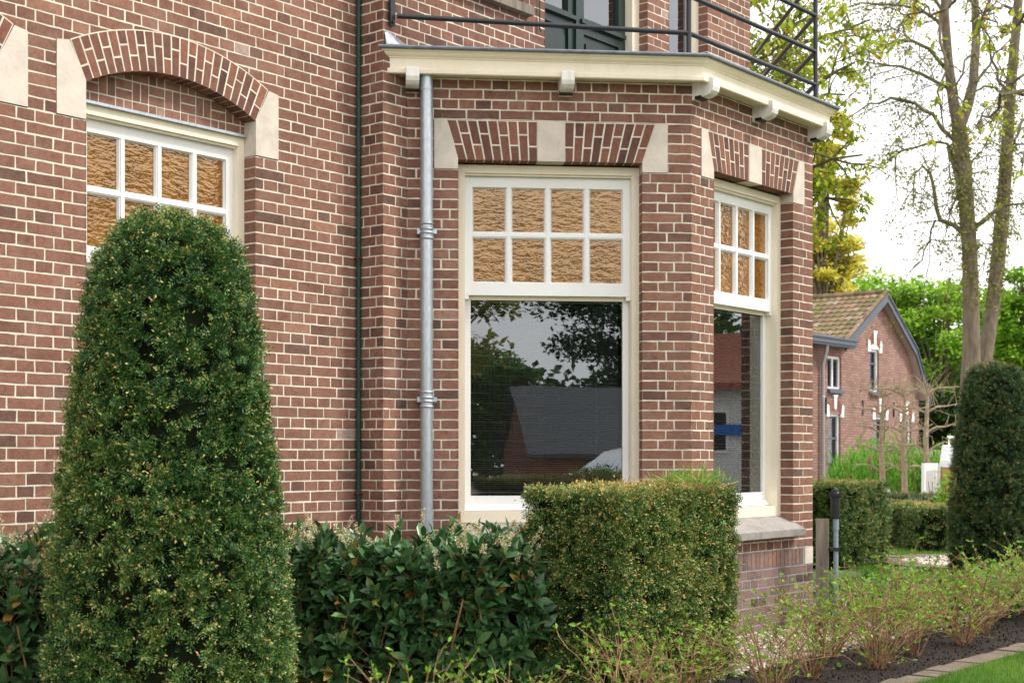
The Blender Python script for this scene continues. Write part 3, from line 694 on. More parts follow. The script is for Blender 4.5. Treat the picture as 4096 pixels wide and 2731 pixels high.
# --- zinc downpipe and green gas pipe
px, py, pr_ = .118, -.062, .039
mb = MB(); mb.tube([(px, py, 0.05), (px, py, 3.52), (px, py, 3.575)], [pr_, pr_, pr_ * .98], 24)
for zc_ in (3.47, 2.62): mb.tube([(px, py, zc_), (px, py, zc_ + .012)], pr_ + .003, 24)
def ring(zc_):
    for dz, rr in ((-.045, .047), (-.012, .046), (.012, .046), (.045, .047)):
        mb.tube([(px, py, zc_ + dz - .008), (px, py, zc_ + dz), (px, py, zc_ + dz + .008)], [pr_ + .001, rr, pr_ + .001], 24)
    mb.box(px - .058, px - .036, py - .006, py + .06, zc_ - .016, zc_ + .016); mb.box(px + .036, px + .064, py - .006, py + .02, zc_ - .014, zc_ + .014)
ring(2.60); ring(1.56)
mb.tube([(px, py, .10), (px, py, .80)], pr_ + .003, 24)
tag(mb.build('downpipe', M['zinc'], villa, smooth=True, **FC), 'round zinc downpipe beside the bay', None)
mb = MB(); mb.tube([(-.022, .192, .15), (-.024, .190, 2.0), (-.020, .192, 6.0)], .0135, 10); gp = mb.build('gas_pipe', M['greenpipe'], villa, smooth=True)
for z in (.98, 2.43, 4.08):
    mb = MB(); mb.tube([(-.05, .205, z), (-.03, .172, z), (-.008, .178, z)], .005, 5); mb.tube([(-.022, .192, z - .012), (-.022, .192, z + .012)], .0175, 10); mb.build('pipe_clip', M['rust'], gp)

# ================================================================== GROUND
def sheet(name, pts, z, mat, world=False):
    mb = MB(); v = [tuple(vl(s, t, z)) if not world else (s, t, z) for s, t in pts]
    mb.add(v, [tuple(range(len(v)))]); o = mb.build(name, mat); o['kind'] = 'structure'; return o
# one ground sheet that drops gently to the street beyond the garden
mb = MB(); ys = [-120, -30, -17, -14, 5, 21.4, 25.5, 60, 140, 700]; zs = [-.7, -.7, -.7, -.02, -.02, -.02, -.72, -.75, -.8, -.9]
for a in range(len(ys) - 1):
    mb.quad((-400, ys[a], zs[a]), (500, ys[a], zs[a]), (500, ys[a + 1], zs[a + 1]), (-400, ys[a + 1], zs[a + 1]))
struct(mb.build('ground', M['earth']))
lawn = sheet('lawn', [(-12, 3.05), (-12, 9.5), (13, 9.5), (13, 3.05)], .012, M['lawn'])
sheet('lawn', [(5.6, 2.2), (13, 3.0), (13, -9), (9.0, -14), (5.0, -8)], .002, M['lawn'])
sheet('gravel_bed', [(-12, 2.2), (4.6, 2.2), (5.8, -.6), (5.0, -2), (4.0, -1), (-12, .8), (-12, .5)][:2] + [(5.6, .6), (4.9, -1.5), (3.0, -1.2), (-12, -.4)], .006, M['gravelbase'])
sheet('mulch_bed', [(-12, 2.08), (-12, 2.92), (13, 2.92), (13, 1.2), (5.2, 1.3), (4.4, 2.08)], .010, M['soil'])
# worn brick edging between the bed and the lawn
mb = MB(); s = -12
while s < 12.5:
    L = random.uniform(.19, .22); p = [vl(s + .006, 2.90 + random.uniform(-.01, .01)), vl(s + L - .006, 2.90 + random.uniform(-.01, .01)), vl(s + L - .006, 3.05), vl(s + .006, 3.05)]
    mb.prismz([(q.x, q.y) for q in p][::-1], -.02, .028 + random.uniform(-.006, .006)); s += L
struct(mb.build('edging', M['paver']))
# round gravel bed with a ring of bricks in the rear lawn
cx_, cy_ = 5.35, 16.1; mb = MB()
for k in range(44):
    a = 2 * math.pi * k / 44; b_ = a + 2 * math.pi / 44 * .93
    mb.prismz([(cx_ + .92 * math.cos(a), cy_ + .92 * math.sin(a)), (cx_ + 1.22 * math.cos(a), cy_ + 1.22 * math.sin(a)), (cx_ + 1.22 * math.cos(b_), cy_ + 1.22 * math.sin(b_)), (cx_ + .92 * math.cos(b_), cy_ + .92 * math.sin(b_))], -.02, .035 + random.uniform(-.005, .005))
struct(mb.build('brick_ring', M['paver']))
mb = MB(); mb.add([(cx_ + .93 * math.cos(2 * math.pi * k / 40), cy_ + .93 * math.sin(2 * math.pi * k / 40), .014) for k in range(40)], [tuple(range(40))]); struct(mb.build('gravel_circle', M['gravelbase']))

# pebbles
ICO = None
def ico():
    p = (1 + 5 ** .5) / 2; v = np.array([(-1, p, 0), (1, p, 0), (-1, -p, 0), (1, -p, 0), (0, -1, p), (0, 1, p), (0, -1, -p), (0, 1, -p), (p, 0, -1), (p, 0, 1), (-p, 0, -1), (-p, 0, 1)])
    f = np.array([(0, 11, 5), (0, 5, 1), (0, 1, 7), (0, 7, 10), (0, 10, 11), (1, 5, 9), (5, 11, 4), (11, 10, 2), (10, 7, 6), (7, 1, 8), (3, 9, 4), (3, 4, 2), (3, 2, 6), (3, 6, 8), (3, 8, 9), (4, 9, 5), (2, 4, 11), (6, 2, 10), (8, 6, 7), (9, 8, 1)])
    return unit(v), f
def pebbles(name, P, size, label=None):
    v, f = ico(); n_ = len(P); a = rng.uniform(0, 6.28, n_); sx = size * rng.uniform(.7, 1.4, n_); sy = size * rng.uniform(.6, 1, n_); sz = size * rng.uniform(.35, .7, n_)
    V = v[None] * np.stack([sx, sy, sz], 1)[:, None, :] * rng.uniform(.85, 1.15, (n_, 12, 1)); ca, sa = np.cos(a)[:, None], np.sin(a)[:, None]
    X = V[..., 0] * ca - V[..., 1] * sa; Y = V[..., 0] * sa + V[..., 1] * ca
    V = np.stack([X, Y, V[..., 2]], -1) + P[:, None, :]
    F = f[None] + (np.arange(n_) * 12)[:, None, None]
    o = npmesh(name, V.reshape(-1, 3), F.reshape(-1, 3), np.repeat(rng.uniform(0, 1, n_), 12), M['pebble'], smooth=True); return o
def stpos(s, t, z): return np.stack([ORG.x + DV.x * s + NV.x * t, ORG.y + DV.y * s + NV.y * t, z], 1)
n_ = 15000; s_ = rng.uniform(-1.6, 5.3, n_); t_ = rng.uniform(.2, 2.15, n_)
ok = (t_ > 1.27) | (s_ < 1.3 - (1.27 - t_)) | (s_ > 3.3 + (1.27 - t_)); s_, t_ = s_[ok], t_[ok]
tag(pebbles('pebble_gravel', stpos(s_, t_, rng.uniform(.008, .022, len(s_))), .0135), 'pale river pebbles spread between the bay plinth and the flower bed', 'gravel', kind='stuff')
a_ = rng.uniform(0, 6.28, 2600); r_r = .92 * np.sqrt(rng.uniform(0, 1, 2600))
tag(pebbles('pebble_gravel', np.stack([cx_ + r_r * np.cos(a_), cy_ + r_r * np.sin(a_), rng.uniform(.015, .035, 2600)], 1), .019), 'pale pebbles filling the round bed in the rear lawn', 'gravel', kind='stuff')
# mulch crumbs
n_ = 5000; P = stpos(rng.uniform(-1, 9, n_), rng.uniform(2.1, 2.9, n_), rng.uniform(.01, .03, n_))
tag(leaves('mulch_crumbs', P, rvec(n_), rvec(n_), rng.uniform(.01, .035, n_), rng.uniform(.006, .014, n_), rng.uniform(0, .4, n_), M['soil']), 'loose dark bark mulch under the twiggy shrubs', 'mulch', kind='stuff')
# grass
def grass(name, P, h, label, wdt=.004):
    n_ = len(P); D = unit(np.stack([rng.normal(0, .45, n_), rng.normal(0, .45, n_), np.ones(n_)], 1))
    t = np.clip(rng.normal(.5, .2, n_) + .18 * np.sin(P[:, 0] * 3.1 + 2 * np.sin(P[:, 1] * 2.3)), 0, 1); t[rng.uniform(0, 1, n_) < .03] = 1
    o = leaves(name, P, D, rvec(n_), h * rng.uniform(.5, 1.2, n_), wdt, t, M['grass'], TRI); tag(o, label, 'grass', kind='stuff')
n_ = 70000; s_ = rng.uniform(.2, 5.5, n_); t_ = 3.05 + rng.uniform(0, 1, n_) ** 1.2 * 2.6
grass('grass', stpos(s_, t_, np.full(n_, .012)), .05, 'short mown grass of the lawn at the lower right corner')
n_ = 45000; x_ = rng.uniform(3.6, 7.0, n_); y_ = rng.uniform(13.2, 20.4, n_); ok = (np.hypot(x_ - cx_, y_ - cy_) > 1.24)
grass('grass', np.stack([x_[ok], y_[ok], np.full(ok.sum(), 0.0)], 1), .05, 'rear lawn between the yew blocks and the low hedge', .008)

# ================================================================== CLIPPED YEWS
def lump(P, k=1.0):
    return (np.sin(P[:, 0] * 9.1 * k + 1.3 * np.sin(P[:, 2] * 7 * k)) * np.sin(P[:, 2] * 11 * k + P[:, 1] * 8 * k) + .6 * np.sin(P[:, 1] * 17 * k + P[:, 2] * 5) * np.sin(P[:, 0] * 14 * k))
def yewmesh(name, P, Nn, mat, parent, needle=.019, width=.0032, npn=9, spr=.045, tint0=.34, sd=.13, tipf=.10):
    n_ = len(P); l = lump(P); K = max(50, n_ // 13); own = rng.integers(0, K, n_); cP, cN = P[:K], Nn[:K]; cs = spr * .45
    off_ = rng.normal(0, 1, (n_, 3)) * cs; nn0 = cN[own]; off_ -= nn0 * (off_ * nn0).sum(1)[:, None]; dd = np.linalg.norm(off_, axis=1) / cs
    Nn = unit(nn0 + off_ * (.55 / cs)); P = cP[own] + off_ + nn0 * ((rng.normal(0, .010, K) + lump(cP) * .010)[own] - .012 * dd ** 2 + rng.normal(0, .004, n_))[:, None]; l = l[own % n_]; ct_ = rng.normal(0, .05, K)[own]
    long_ = rng.uniform(0, 1, n_) < .02
    A = unit(Nn * .9 + np.array([0, 0, .05]) + rng.normal(0, .55, (n_, 3))); S = unit(np.cross(A, rvec(n_))); L0 = spr * rng.uniform(.7, 1.25, n_) * np.where(long_, 1.6, 1)
    patch = .06 * np.sin(P[:, 0] * 3.1 + P[:, 2] * 2.3) + .03 * l
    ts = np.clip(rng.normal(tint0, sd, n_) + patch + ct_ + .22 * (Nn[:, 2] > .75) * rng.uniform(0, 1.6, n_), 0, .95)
    Ps, Ds, Ns, Ts, Ls = [], [], [], [], []
    for k in range(npn):
        f = (k + .5) / npn; sg = 1 if k % 2 else -1
        Ps.append(P - Nn * (spr * .75) + A * (L0 * f)[:, None]); Ds.append(A * (.45 + .3 * f) + S * sg * .9 + rng.normal(0, .12, (n_, 3)))
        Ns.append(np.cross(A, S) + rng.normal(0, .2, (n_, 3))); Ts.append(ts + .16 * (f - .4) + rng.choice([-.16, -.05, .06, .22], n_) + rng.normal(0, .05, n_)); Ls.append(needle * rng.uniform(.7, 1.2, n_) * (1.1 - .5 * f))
    # tip buds: tan clipped ends
    m_ = rng.uniform(0, 1, n_) < tipf * 1.6
    Pb = P[m_] - Nn[m_] * (spr * .75) + A[m_] * (L0[m_] * .9)[:, None]
    V1, F1, t1 = leafarr(np.concatenate(Ps), np.concatenate(Ds), np.concatenate(Ns), np.concatenate(Ls), width, np.concatenate(Ts), DIA)
    V2, F2, t2 = leafarr(Pb, A[m_] + rng.normal(0, .2, (m_.sum(), 3)), rvec(m_.sum()), needle * .75, width * 1.3, rng.uniform(.80, 1.0, m_.sum()), DIA)
    return npmesh(name, np.concatenate([V1, V2]), np.concatenate([F1, F2 + len(V1)]), np.clip(np.concatenate([t1, t2]), 0, 1), mat, parent)
def cone_yew(label, loc, prof, n_, mat, lean=(0, 0), **kw):
    root = thing('topiary_yew', label, 'topiary', loc)
    zs = np.array([p[0] for p in prof]); rs = np.array([p[1] for p in prof]); top = zs[-1]
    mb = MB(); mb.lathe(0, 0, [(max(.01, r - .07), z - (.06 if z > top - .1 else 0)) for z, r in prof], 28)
    core = mb.build('branches', M['innershade'], root)  # added solid body, blocks light and keeps gaps between needles dark
    # surface sampling by area including the domed top
    u = rng.uniform(0, 1, n_ * 3); seglen = np.hypot(np.diff(zs), np.diff(rs)); area = seglen * (rs[1:] + rs[:-1]) / 2; cum = np.concatenate([[0], np.cumsum(area)]) / area.sum()
    i = np.clip(np.searchsorted(cum, rng.uniform(0, 1, n_)) - 1, 0, len(area) - 1); f = rng.uniform(0, 1, n_)
    z = zs[i] + (zs[i + 1] - zs[i]) * f; r = rs[i] + (rs[i + 1] - rs[i]) * f; a = rng.uniform(0, 2 * math.pi, n_)
    dz = (zs[i + 1] - zs[i]) / seglen[i]; dr = (rs[i + 1] - rs[i]) / seglen[i]
    lx, ly = lean[0] * (top - z) / top, lean[1] * (top - z) / top
    P = np.stack([r * np.cos(a) + lx, r * np.sin(a) + ly, z], 1); Nn = unit(np.stack([dz * np.cos(a), dz * np.sin(a), -dr], 1))
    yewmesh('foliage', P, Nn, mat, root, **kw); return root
cone_yew('large cone shaped clipped yew in front of the arched window', (-1.425, 5.95, 0),
         [(.02, .50), (.38, .505), (.74, .49), (1.11, .445), (1.30, .425), (1.48, .402), (1.66, .378), (1.84, .35), (1.95, .325), (2.03, .30), (2.10, .262), (2.16, .215), (2.205, .13), (2.225, .005)], 40000, M['yew'], tint0=.37, sd=.11, npn=7, needle=.025, width=.0056, spr=.045)
cone_yew('dark green clipped yew column on the right before the tall trunks', (4.63, 13.7, 0),
         [(.02, .42), (.5, .425), (1.0, .41), (1.5, .355), (1.75, .318), (1.93, .285), (2.04, .23), (2.10, .15), (2.13, .005)], 24000, M['yewdark'], needle=.026, width=.006, npn=8, spr=.055, tint0=.42)
def box_yew(name, label, c, ux, hx, hy, h, n_, mat, bulge=.0, taper=0, cat='hedge', z0=.0, group=None, **kw):
    """rounded clipped block; ux: unit 2D direction of its length"""
    root = thing(name, label, cat, (c[0], c[1], 0), math.atan2(ux[1], ux[0]), group)
    mb = MB(); e = .06
    mb.add([(-hx + e + taper, -hy + e, z0), (hx - e - taper, -hy + e, z0), (hx - e - taper, hy - e, z0), (-hx + e + taper, hy - e, z0), (-hx + e, -hy + e, h - e), (hx - e, -hy + e, h - e), (hx - e, hy - e, h - e), (-hx + e, hy - e, h - e)],
           [(0, 1, 5, 4), (1, 2, 6, 5), (2, 3, 7, 6), (3, 0, 4, 7), (4, 5, 6, 7)])
    mb.build('branches', M['innershade'], root)  # added opaque core, its near-black colour stands for shade behind the needles
    ar = np.array([2 * hx * h, 2 * hx * h * .6, 2 * hy * h, 2 * hy * h, 4 * hx * hy]); fc = rng.choice(5, n_, p=ar / ar.sum()); u = rng.uniform(-1, 1, n_); v = rng.uniform(0, 1, n_)
    X = np.where(fc == 0, u * hx, np.where(fc == 1, u * hx, np.where(fc == 2, hx, np.where(fc == 3, -hx, u * hx))))
    Y = np.where(fc == 0, -hy, np.where(fc == 1, hy, np.where(fc == 4, (v * 2 - 1) * hy, u * hy))); Z = np.where(fc == 4, h, z0 + v * (h - z0))
    NN = np.zeros((n_, 3)); NN[fc == 0, 1] = -1; NN[fc == 1, 1] = 1; NN[fc == 2, 0] = 1; NN[fc == 3, 0] = -1; NN[fc == 4, 2] = 1
    # rounded arrises
    X = X * (1 - .0) - np.sign(X) * taper * (1 - Z / h); ex = np.clip((np.abs(X) - hx + .05) / .05, 0, 1); ey = np.clip((np.abs(Y) - hy + .05) / .05, 0, 1); ez = np.clip((Z - h + .05) / .05, 0, 1)
    NN = unit(NN + .5 * np.stack([ex * np.sign(X), ey * np.sign(Y), ez], 1)); sh = (ex + ey + ez - 1).clip(0, 2) * .012
    P = np.stack([X, Y, Z], 1) - NN * sh[:, None]
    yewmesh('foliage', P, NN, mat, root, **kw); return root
blc = Vector((.53, 6.9, 0)) - NV * .31 + DV * .567
box_yew('yew_block', 'square clipped yew block with browned top in front of the bay windows', (blc.x, blc.y), (DV.x, DV.y), .567, .31, 1.045, 40000, M['yew'], taper=.03, tint0=.42, tipf=.3, sd=.12, needle=.023, width=.0052, npn=7)
box_yew('yew_block', 'square clipped yew block behind the wooden post at the house corner', (3.55, 15.9), tuple(DV)[:2], .60, .45, .93, 16000, M['yew'], needle=.026, width=.0055, npn=8, spr=.055, tint0=.42, tipf=.15)
box_yew('low_yew_hedge', 'long low yew hedge at the back of the rear lawn', (7.9, 20.7), (1, 0), 3.4, .35, .67, 22000, M['yewdark'], needle=.034, width=.008, npn=7, spr=.07, tint0=.3, tipf=.3)
box_yew('low_yew_hedge', 'short end piece of hedge, lower and browner, left of the long low hedge', (5.33, 18.9), (1, 0), .24, .9, .60, 8000, M['yew'], needle=.03, width=.007, npn=7, spr=.06, tint0=.4, tipf=.2)

# dry clippings on the square block
cp = thing('clippings_pile', 'tuft of grass clippings and dry hay left on top of the square yew block', 'clippings', (.93, 7.62, 1.05))
n_ = 420; P = np.stack([rng.normal(0.02, .085, n_), rng.normal(0, .10, n_), rng.uniform(-.015, .03, n_)], 1)
leaves('grass_blades', P, np.stack([rng.normal(0, .8, n_), rng.normal(0, .6, n_), rng.uniform(.1, 1.1, n_)], 1), rvec(n_), rng.uniform(.05, .15, n_), .006, rng.uniform(0, .8, n_), M['clip'], DIA, cp)['kind'] = 'stuff'
n_ = 500; P = np.stack([rng.normal(-.14, .16, n_), rng.normal(-.05, .12, n_), rng.uniform(-.012, .02, n_)], 1)
leaves('hay', P, np.stack([rng.normal(0, 1, n_), rng.normal(0, 1, n_), rng.normal(.1, .25, n_)], 1), rvec(n_), rng.uniform(.03, .09, n_), .005, rng.uniform(0, 1, n_), M['hay'], DIA, cp)['kind'] = 'stuff'
n_ = 9; P = np.stack([rng.uniform(-.08, .22, n_), rng.normal(0, .05, n_), rng.uniform(.0, .10, n_)], 1)
leaves('weed_leaf', P, np.stack([rng.normal(.3, .6, n_), rng.normal(0, .5, n_), rng.uniform(-.1, .5, n_)], 1), np.array([[0, -.5, 1.]]).repeat(n_, 0), rng.uniform(.03, .06, n_), .028, rng.uniform(.3, .8, n_), M['broad'], LEAFQ, cp)['kind'] = 'stuff'

# ================================================================== LAUREL
def laurel(label, loc, dx, dy, h, ncl, flowers, rz=0, z0=.05, seed=1):
    root = thing('laurel_hedge', label, 'hedge', loc, rz); P, D, N, L, T = [], [], [], [], []
    fl = []; mbs = MB(); rr = np.random.default_rng(seed)
    for i in range(ncl):
        u = rr.uniform(-1, 1); v = rr.uniform(-1, 1); zf = rr.uniform(0, 1) ** .75
        if rr.random() < .72:      # push towards the shell
            k = rr.integers(0, 5)
            if k <= 1: v = -1 + abs(rr.normal(0, .12))
            elif k == 2: u = 1 - abs(rr.normal(0, .1))
            elif k == 3: u = -1 + abs(rr.normal(0, .1))
            else: zf = 1 - abs(rr.normal(0, .04))
        c = np.array([u * dx, v * dy, z0 + zf * (h - z0) * (1 + .05 * math.sin(u * 9 + v * 4) + .04 * math.sin(u * 23))]) + rr.normal(0, .025, 3)
        up = unit(np.array([u * .45 + rr.normal(0, .3), v * .5 - .15 + rr.normal(0, .3), .35 + zf * .8]))
        st = c - up * rr.uniform(.1, .2); mbs.tube([tuple(st), tuple((st + c) / 2 + rr.normal(0, .006, 3)), tuple(c)], .003, 4, cap=False)
        m_ = rr.integers(6, 10); a0 = rr.uniform(0, 6.28); s1 = unit(np.cross(up, rr.normal(size=3))); s2 = np.cross(up, s1)
        for j in range(m_):
            a = a0 + j * 2.4; opn = .35 + .9 * (1 - j / m_) + rr.normal(0, .15); side = s1 * math.cos(a) + s2 * math.sin(a)
            d = up * math.cos(opn) + side * math.sin(opn); d[2] -= .12 * opn
            P.append(c - up * (.075 * (1 - j / m_))); D.append(d); N.append(up * 1.0 + side * -.25 + rr.normal(0, .2, 3)); L.append(rr.uniform(.075, .118)); T.append(rr.normal(.42, .2) if rr.random() > .05 else rr.uniform(.9, 1))
        if zf > .78 and rr.random() < flowers * 1.6: fl.append((c + up * .02 + np.array([0, -.02, .03]), unit(up + rr.normal(0, .25, 3))))
    n_ = len(P); L = np.array(L); leaves('foliage', np.array(P), np.array(D), np.array(N), L, L * .42, np.array(T), M['laurel'], LEAFQ, root)
    for k in range(int(ncl / 14)):
        x = rr.uniform(-.85, .85) * dx; y = rr.uniform(-.6, .6) * dy; e = (x + rr.normal(0, .1), y + rr.normal(0, .1), h * rr.uniform(.6, .9))
        mbs.tube([(x, y, 0), (lerp(x, e[0], .5) + rr.normal(0, .02), lerp(y, e[1], .5), e[2] / 2), e], [.010, .008, .004], 5, cap=False)
    mbs.prismz([(-dx * .8, -dy * .55), (dx * .8, -dy * .55), (dx * .8, dy * .6), (-dx * .8, dy * .6)], .12, h * .8, 1)  # dark box added among the stems as painted shade inside the hedge
    mbs.build('stems', [M['twig'], M['innershade']], root)
    if fl:
        PP, DD = [], []
        for c, d in fl:
            hh = rr.uniform(.06, .11); q = 70; f = rr.uniform(0, 1, q); rad = unit(rr.normal(size=(q, 3)))
            PP.append(c + d * (f * hh)[:, None] + rad * (.004 + .004 * (1 - f))[:, None]); DD.append(rad + d * .4)
        PP, DD = np.concatenate(PP), np.concatenate(DD); q = len(PP); leaves('blossom', PP, DD, rr.normal(size=(q, 3)), rr.uniform(.009, .015, q), .006, rr.uniform(0, 1, q), M['flower'], DIA, root)
    return root
laurel('laurel hedge with cream blossom spikes between the yew cone and the yew block', (-.50, 7.42, 0), .64, .30, .735, 800, .22, seed=3)
laurel('laurel clump with fat blossom spikes left of the yew cone', (-2.55, 6.55, 0), .58, .30, .76, 420, .4, seed=5)
laurel('row of laurel shoots under the bay window behind the metal casing', (-.05, 8.55, 0), .40, .14, .78, 110, 0, seed=8)

# ================================================================== METAL CASING (outdoor unit) behind the laurel
un = thing('outdoor_unit', 'dark green outdoor air unit with dusty lid behind the laurel hedge', 'outdoor unit', (-.38, 8.10, 0), R(2))
mb = MB(); mb.prismz([(-.40, -.17), (-.38, -.19), (.38, -.19), (.40, -.17), (.40, .17), (.38, .19), (-.38, .19), (-.40, .17)], .06, .652); mb.build('casing', M['unit'], un)
mb = MB(); hx, hy = .425, .215
def rr_(hx, hy, r): return [(sx * (hx - r) + r * math.cos(a), sy * (hy - r) + r * math.sin(a)) for sx, sy, q in ((1, 1, 0), (-1, 1, 1), (-1, -1, 2), (1, -1, 3)) for a in [math.pi / 2 * (q + f / 4) for f in range(5)]]
o0, o1, o2 = rr_(hx, hy, .05), rr_(hx, hy, .05), rr_(hx - .02, hy - .02, .04); k = len(o0)
vs = [(x, y, .645) for x, y in o0] + [(x, y, .680) for x, y in o1] + [(x, y, .690) for x, y in o2]
mb.add(vs, [(i + j * k, (i + 1) % k + j * k, (i + 1) % k + (j + 1) * k, i + (j + 1) * k) for j in range(2) for i in range(k)] + [tuple(range(2 * k, 3 * k)), tuple(range(k - 1, -1, -1))]); mb.build('lid', M['unitlid'], un)
mb = MB()
for i in range(16): mb.box(.401, .408, -.13, .13, .14 + i * .03, .155 + i * .03)
for i in range(16): mb.box(-.33, .33, -.198, -.191, .14 + i * .03, .152 + i * .03)
mb.build('grille', M['plastic'], un)
mb = MB(); mb.box(-.36, -.30, -.2, .2, 0, .06); mb.build('foot', M['plastic'], un); mb = MB(); mb.box(.30, .36, -.2, .2, 0, .06); mb.build('foot', M['plastic'], un)

# ================================================================== WOODEN POST AND VENT PIPE
mb = MB(); mb.prismz([(2.105, 9.89), (2.185, 9.86), (2.205, 9.93), (2.13, 9.965)], -.1, .775); mb.v = [(x + (.004 if z > .5 else 0), y, z) for x, y, z in mb.v]
tag(mb.build('wooden_post', M['concrete']), 'weathered grey wooden post at the corner of the bay', 'post')
vp = thing('vent_pipe', 'grey vent pipe with black cap strapped to the wooden post', 'pipe', (2.245, 9.88, 0))
mb = MB(); mb.tube([(0, 0, 0), (0, 0, .76)], .0175, 16); mb.tube([(0, 0, .70), (0, 0, .775)], .0215, 16); mb.build('pipe', M['pvc'], vp, smooth=True)
mb = MB(); mb.lathe(-.004, 0, [(.028, .780), (.0325, .785), (.0335, .925), (.037, .928), (.038, .936), (.041, .938), (.041, .950), (.036, .953), (.034, .958), (.026, .965), (.026, .976), (.021, .980)], 24)
for k in range(12):
    a = math.pi * 2 * k / 12; mb.box(-.004 + .040 * math.cos(a) - .003, -.004 + .040 * math.cos(a) + .003, .040 * math.sin(a) - .003, .040 * math.sin(a) + .003, .930, .962)
mb.build('cap', M['plastic'], vp, smooth=True)
mb = MB(); mb.box(-.045, .022, -.022, .022, .555, .578); mb.build('strap', M['plastic'], vp)

# ================================================================== TWIGGY SHRUBS ALONG THE BED
def twigbush(seed, h=.50, spread=.46, ns=30, lean=0, lf=1.0):
    rr = np.random.default_rng(seed); mb = MB(); P, D, L, T = [], [], [], []
    def cl(p, d, k, sz):
        for j in range(k):
            P.append(p); q = unit(d + rr.normal(0, .75, 3)); q[2] = abs(q[2]) * .8 + .1; D.append(q); L.append(sz * rr.uniform(.6, 1.2)); T.append(rr.normal(.5, .25))
    for i in range(ns):
        a = rr.uniform(0, 6.28); sp = spread * rr.uniform(.15, 1) ** .7; hh = h * rr.uniform(.65, 1.05) * (1 - .25 * (sp / spread) ** 2)
        b0 = np.array([math.cos(a) * .05 * rr.random(), math.sin(a) * .05 * rr.random(), 0]); tip = np.array([math.cos(a) * sp + lean * .1, math.sin(a) * sp, hh]); side = rr.normal(0, .03, 3)
        pts = [b0 + (tip - b0) * np.array([f, f, f ** (.8 - .2 * sp)]) + side * math.sin(f * 5) + np.array([0, 0, .05 * math.sin(f * 3.1)]) for f in (0, .25, .5, .75, 1)]
        r0 = rr.uniform(.0026, .0046); mb.tube([tuple(p) for p in pts], [r0, r0 * .9, r0 * .75, r0 * .6, r0 * .5], 5, t=.5)
        for f in (1, 2, 3, 3, 4):
            p = pts[f] + (pts[min(4, f)] - pts[f - 1]) * (rr.uniform(-.8, 0) if f else 0)
            if rr.random() < .85:
                d = unit(np.array([math.cos(a) * .5, math.sin(a) * .5, .6]) + rr.normal(0, .45, 3)); ln = rr.uniform(.06, .17); e = p + d * ln
                m_ = (p + e) / 2 + rr.normal(0, .008, 3); mb.tube([tuple(p), tuple(m_), tuple(e)], [.0021, .0017, .0012], 4, cap=False)
                cl(e, d, rr.integers(2, 5), .028 * lf)
                if rr.random() < .5: cl(m_, d, 2, .022 * lf)
        if rr.random() < .35: cl(pts[4], unit(tip), rr.integers(3, 6), .03 * lf)
        (cl(pts[3], unit(tip), 2, .022 * lf) if rr.random() < .5 else None)
    L = np.array(L); return mb, np.array(P), np.array(D), L, np.array(T)
tw_variants = []
def place_bush(k, loc, rz, label, scale=1.0):
    if k < len(tw_variants): o = copy_tree(tw_variants[k])
    else:
        mb, P, D, L, T = twigbush(40 + k, ns=(30, 24, 36, 20, 32)[k], spread=(.46, .4, .5, .36, .55)[k], h=(.5, .56, .46, .54, .44)[k]); o = thing('twiggy_shrub', '', 'shrub')
        mb.build('twigs', M['twig'], o); n_ = len(P); leaves('leaves', P, D, rvec(n_) + np.array([0, 0, .6]), L * 1.1, L * .5, T, M['bud'], LEAFQ, o); tw_variants.append(o)
    o.location = loc; o.rotation_euler = (0, 0, rz); o.scale = (scale * rng.uniform(.9, 1.25), scale * rng.uniform(.9, 1.2), scale)
    tag(o, label, 'shrub', 'twiggy budding shrubs along the bed'); return o
spots = [(-6.1, 2.55), (-5.55, 2.45), (-5.0, 2.62), (-4.45, 2.5), (-3.85, 2.62), (-3.2, 2.5), (-2.5, 2.6), (-1.8, 2.5), (-1.15, 2.6), (-.5, 2.42), (.1, 2.62), (.75, 2.5), (1.3, 2.62), (1.95, 2.55), (2.6, 2.6), (3.3, 2.45), (4.0, 2.62), (4.8, 2.45), (5.6, 2.6), (1.55, 2.2), (2.2, 2.2), (2.9, 2.15), (3.6, 2.1), (4.3, 2.2), (5.2, 2.1), (6.2, 2.4)]
lab = ['at the far left below the yew cone', 'low in front of the left laurel', 'at the left foot of the large yew cone', 'under the middle of the large yew cone', 'at the right foot of the yew cone', 'in front of the laurel hedge, left', 'in front of the laurel hedge, right', 'at the left foot of the yew block', 'before the middle of the yew block', 'at the right edge of the yew block', 'in front of the brick plinth', 'on the pebbles below the stone sill', 'just before the wooden post', 'with dense stems right of the vent pipe', 'sprawling over the dark mulch', 'between the mulch and the leafy plants', 'beneath the right yew column', 'at the right edge above the lawn', 'farthest along the bed', 'in the back row nearest the plinth', 'in the back row beside the post foot', 'in the back row before the square rear yew', 'in the back row among broad leaves', 'in the back row before the round gravel bed', 'in the back row left of the yew column', 'at the foot of the yew column']
for i, ((s, t), l) in enumerate(zip(spots, lab)):
    p = vl(s, t); place_bush(i % 5, (p.x, p.y, .01), rng.uniform(0, 6.28), 'twiggy shrub with fresh green buds ' + l, (.80 if s < .9 else .88) * rng.uniform(.84, 1.12))

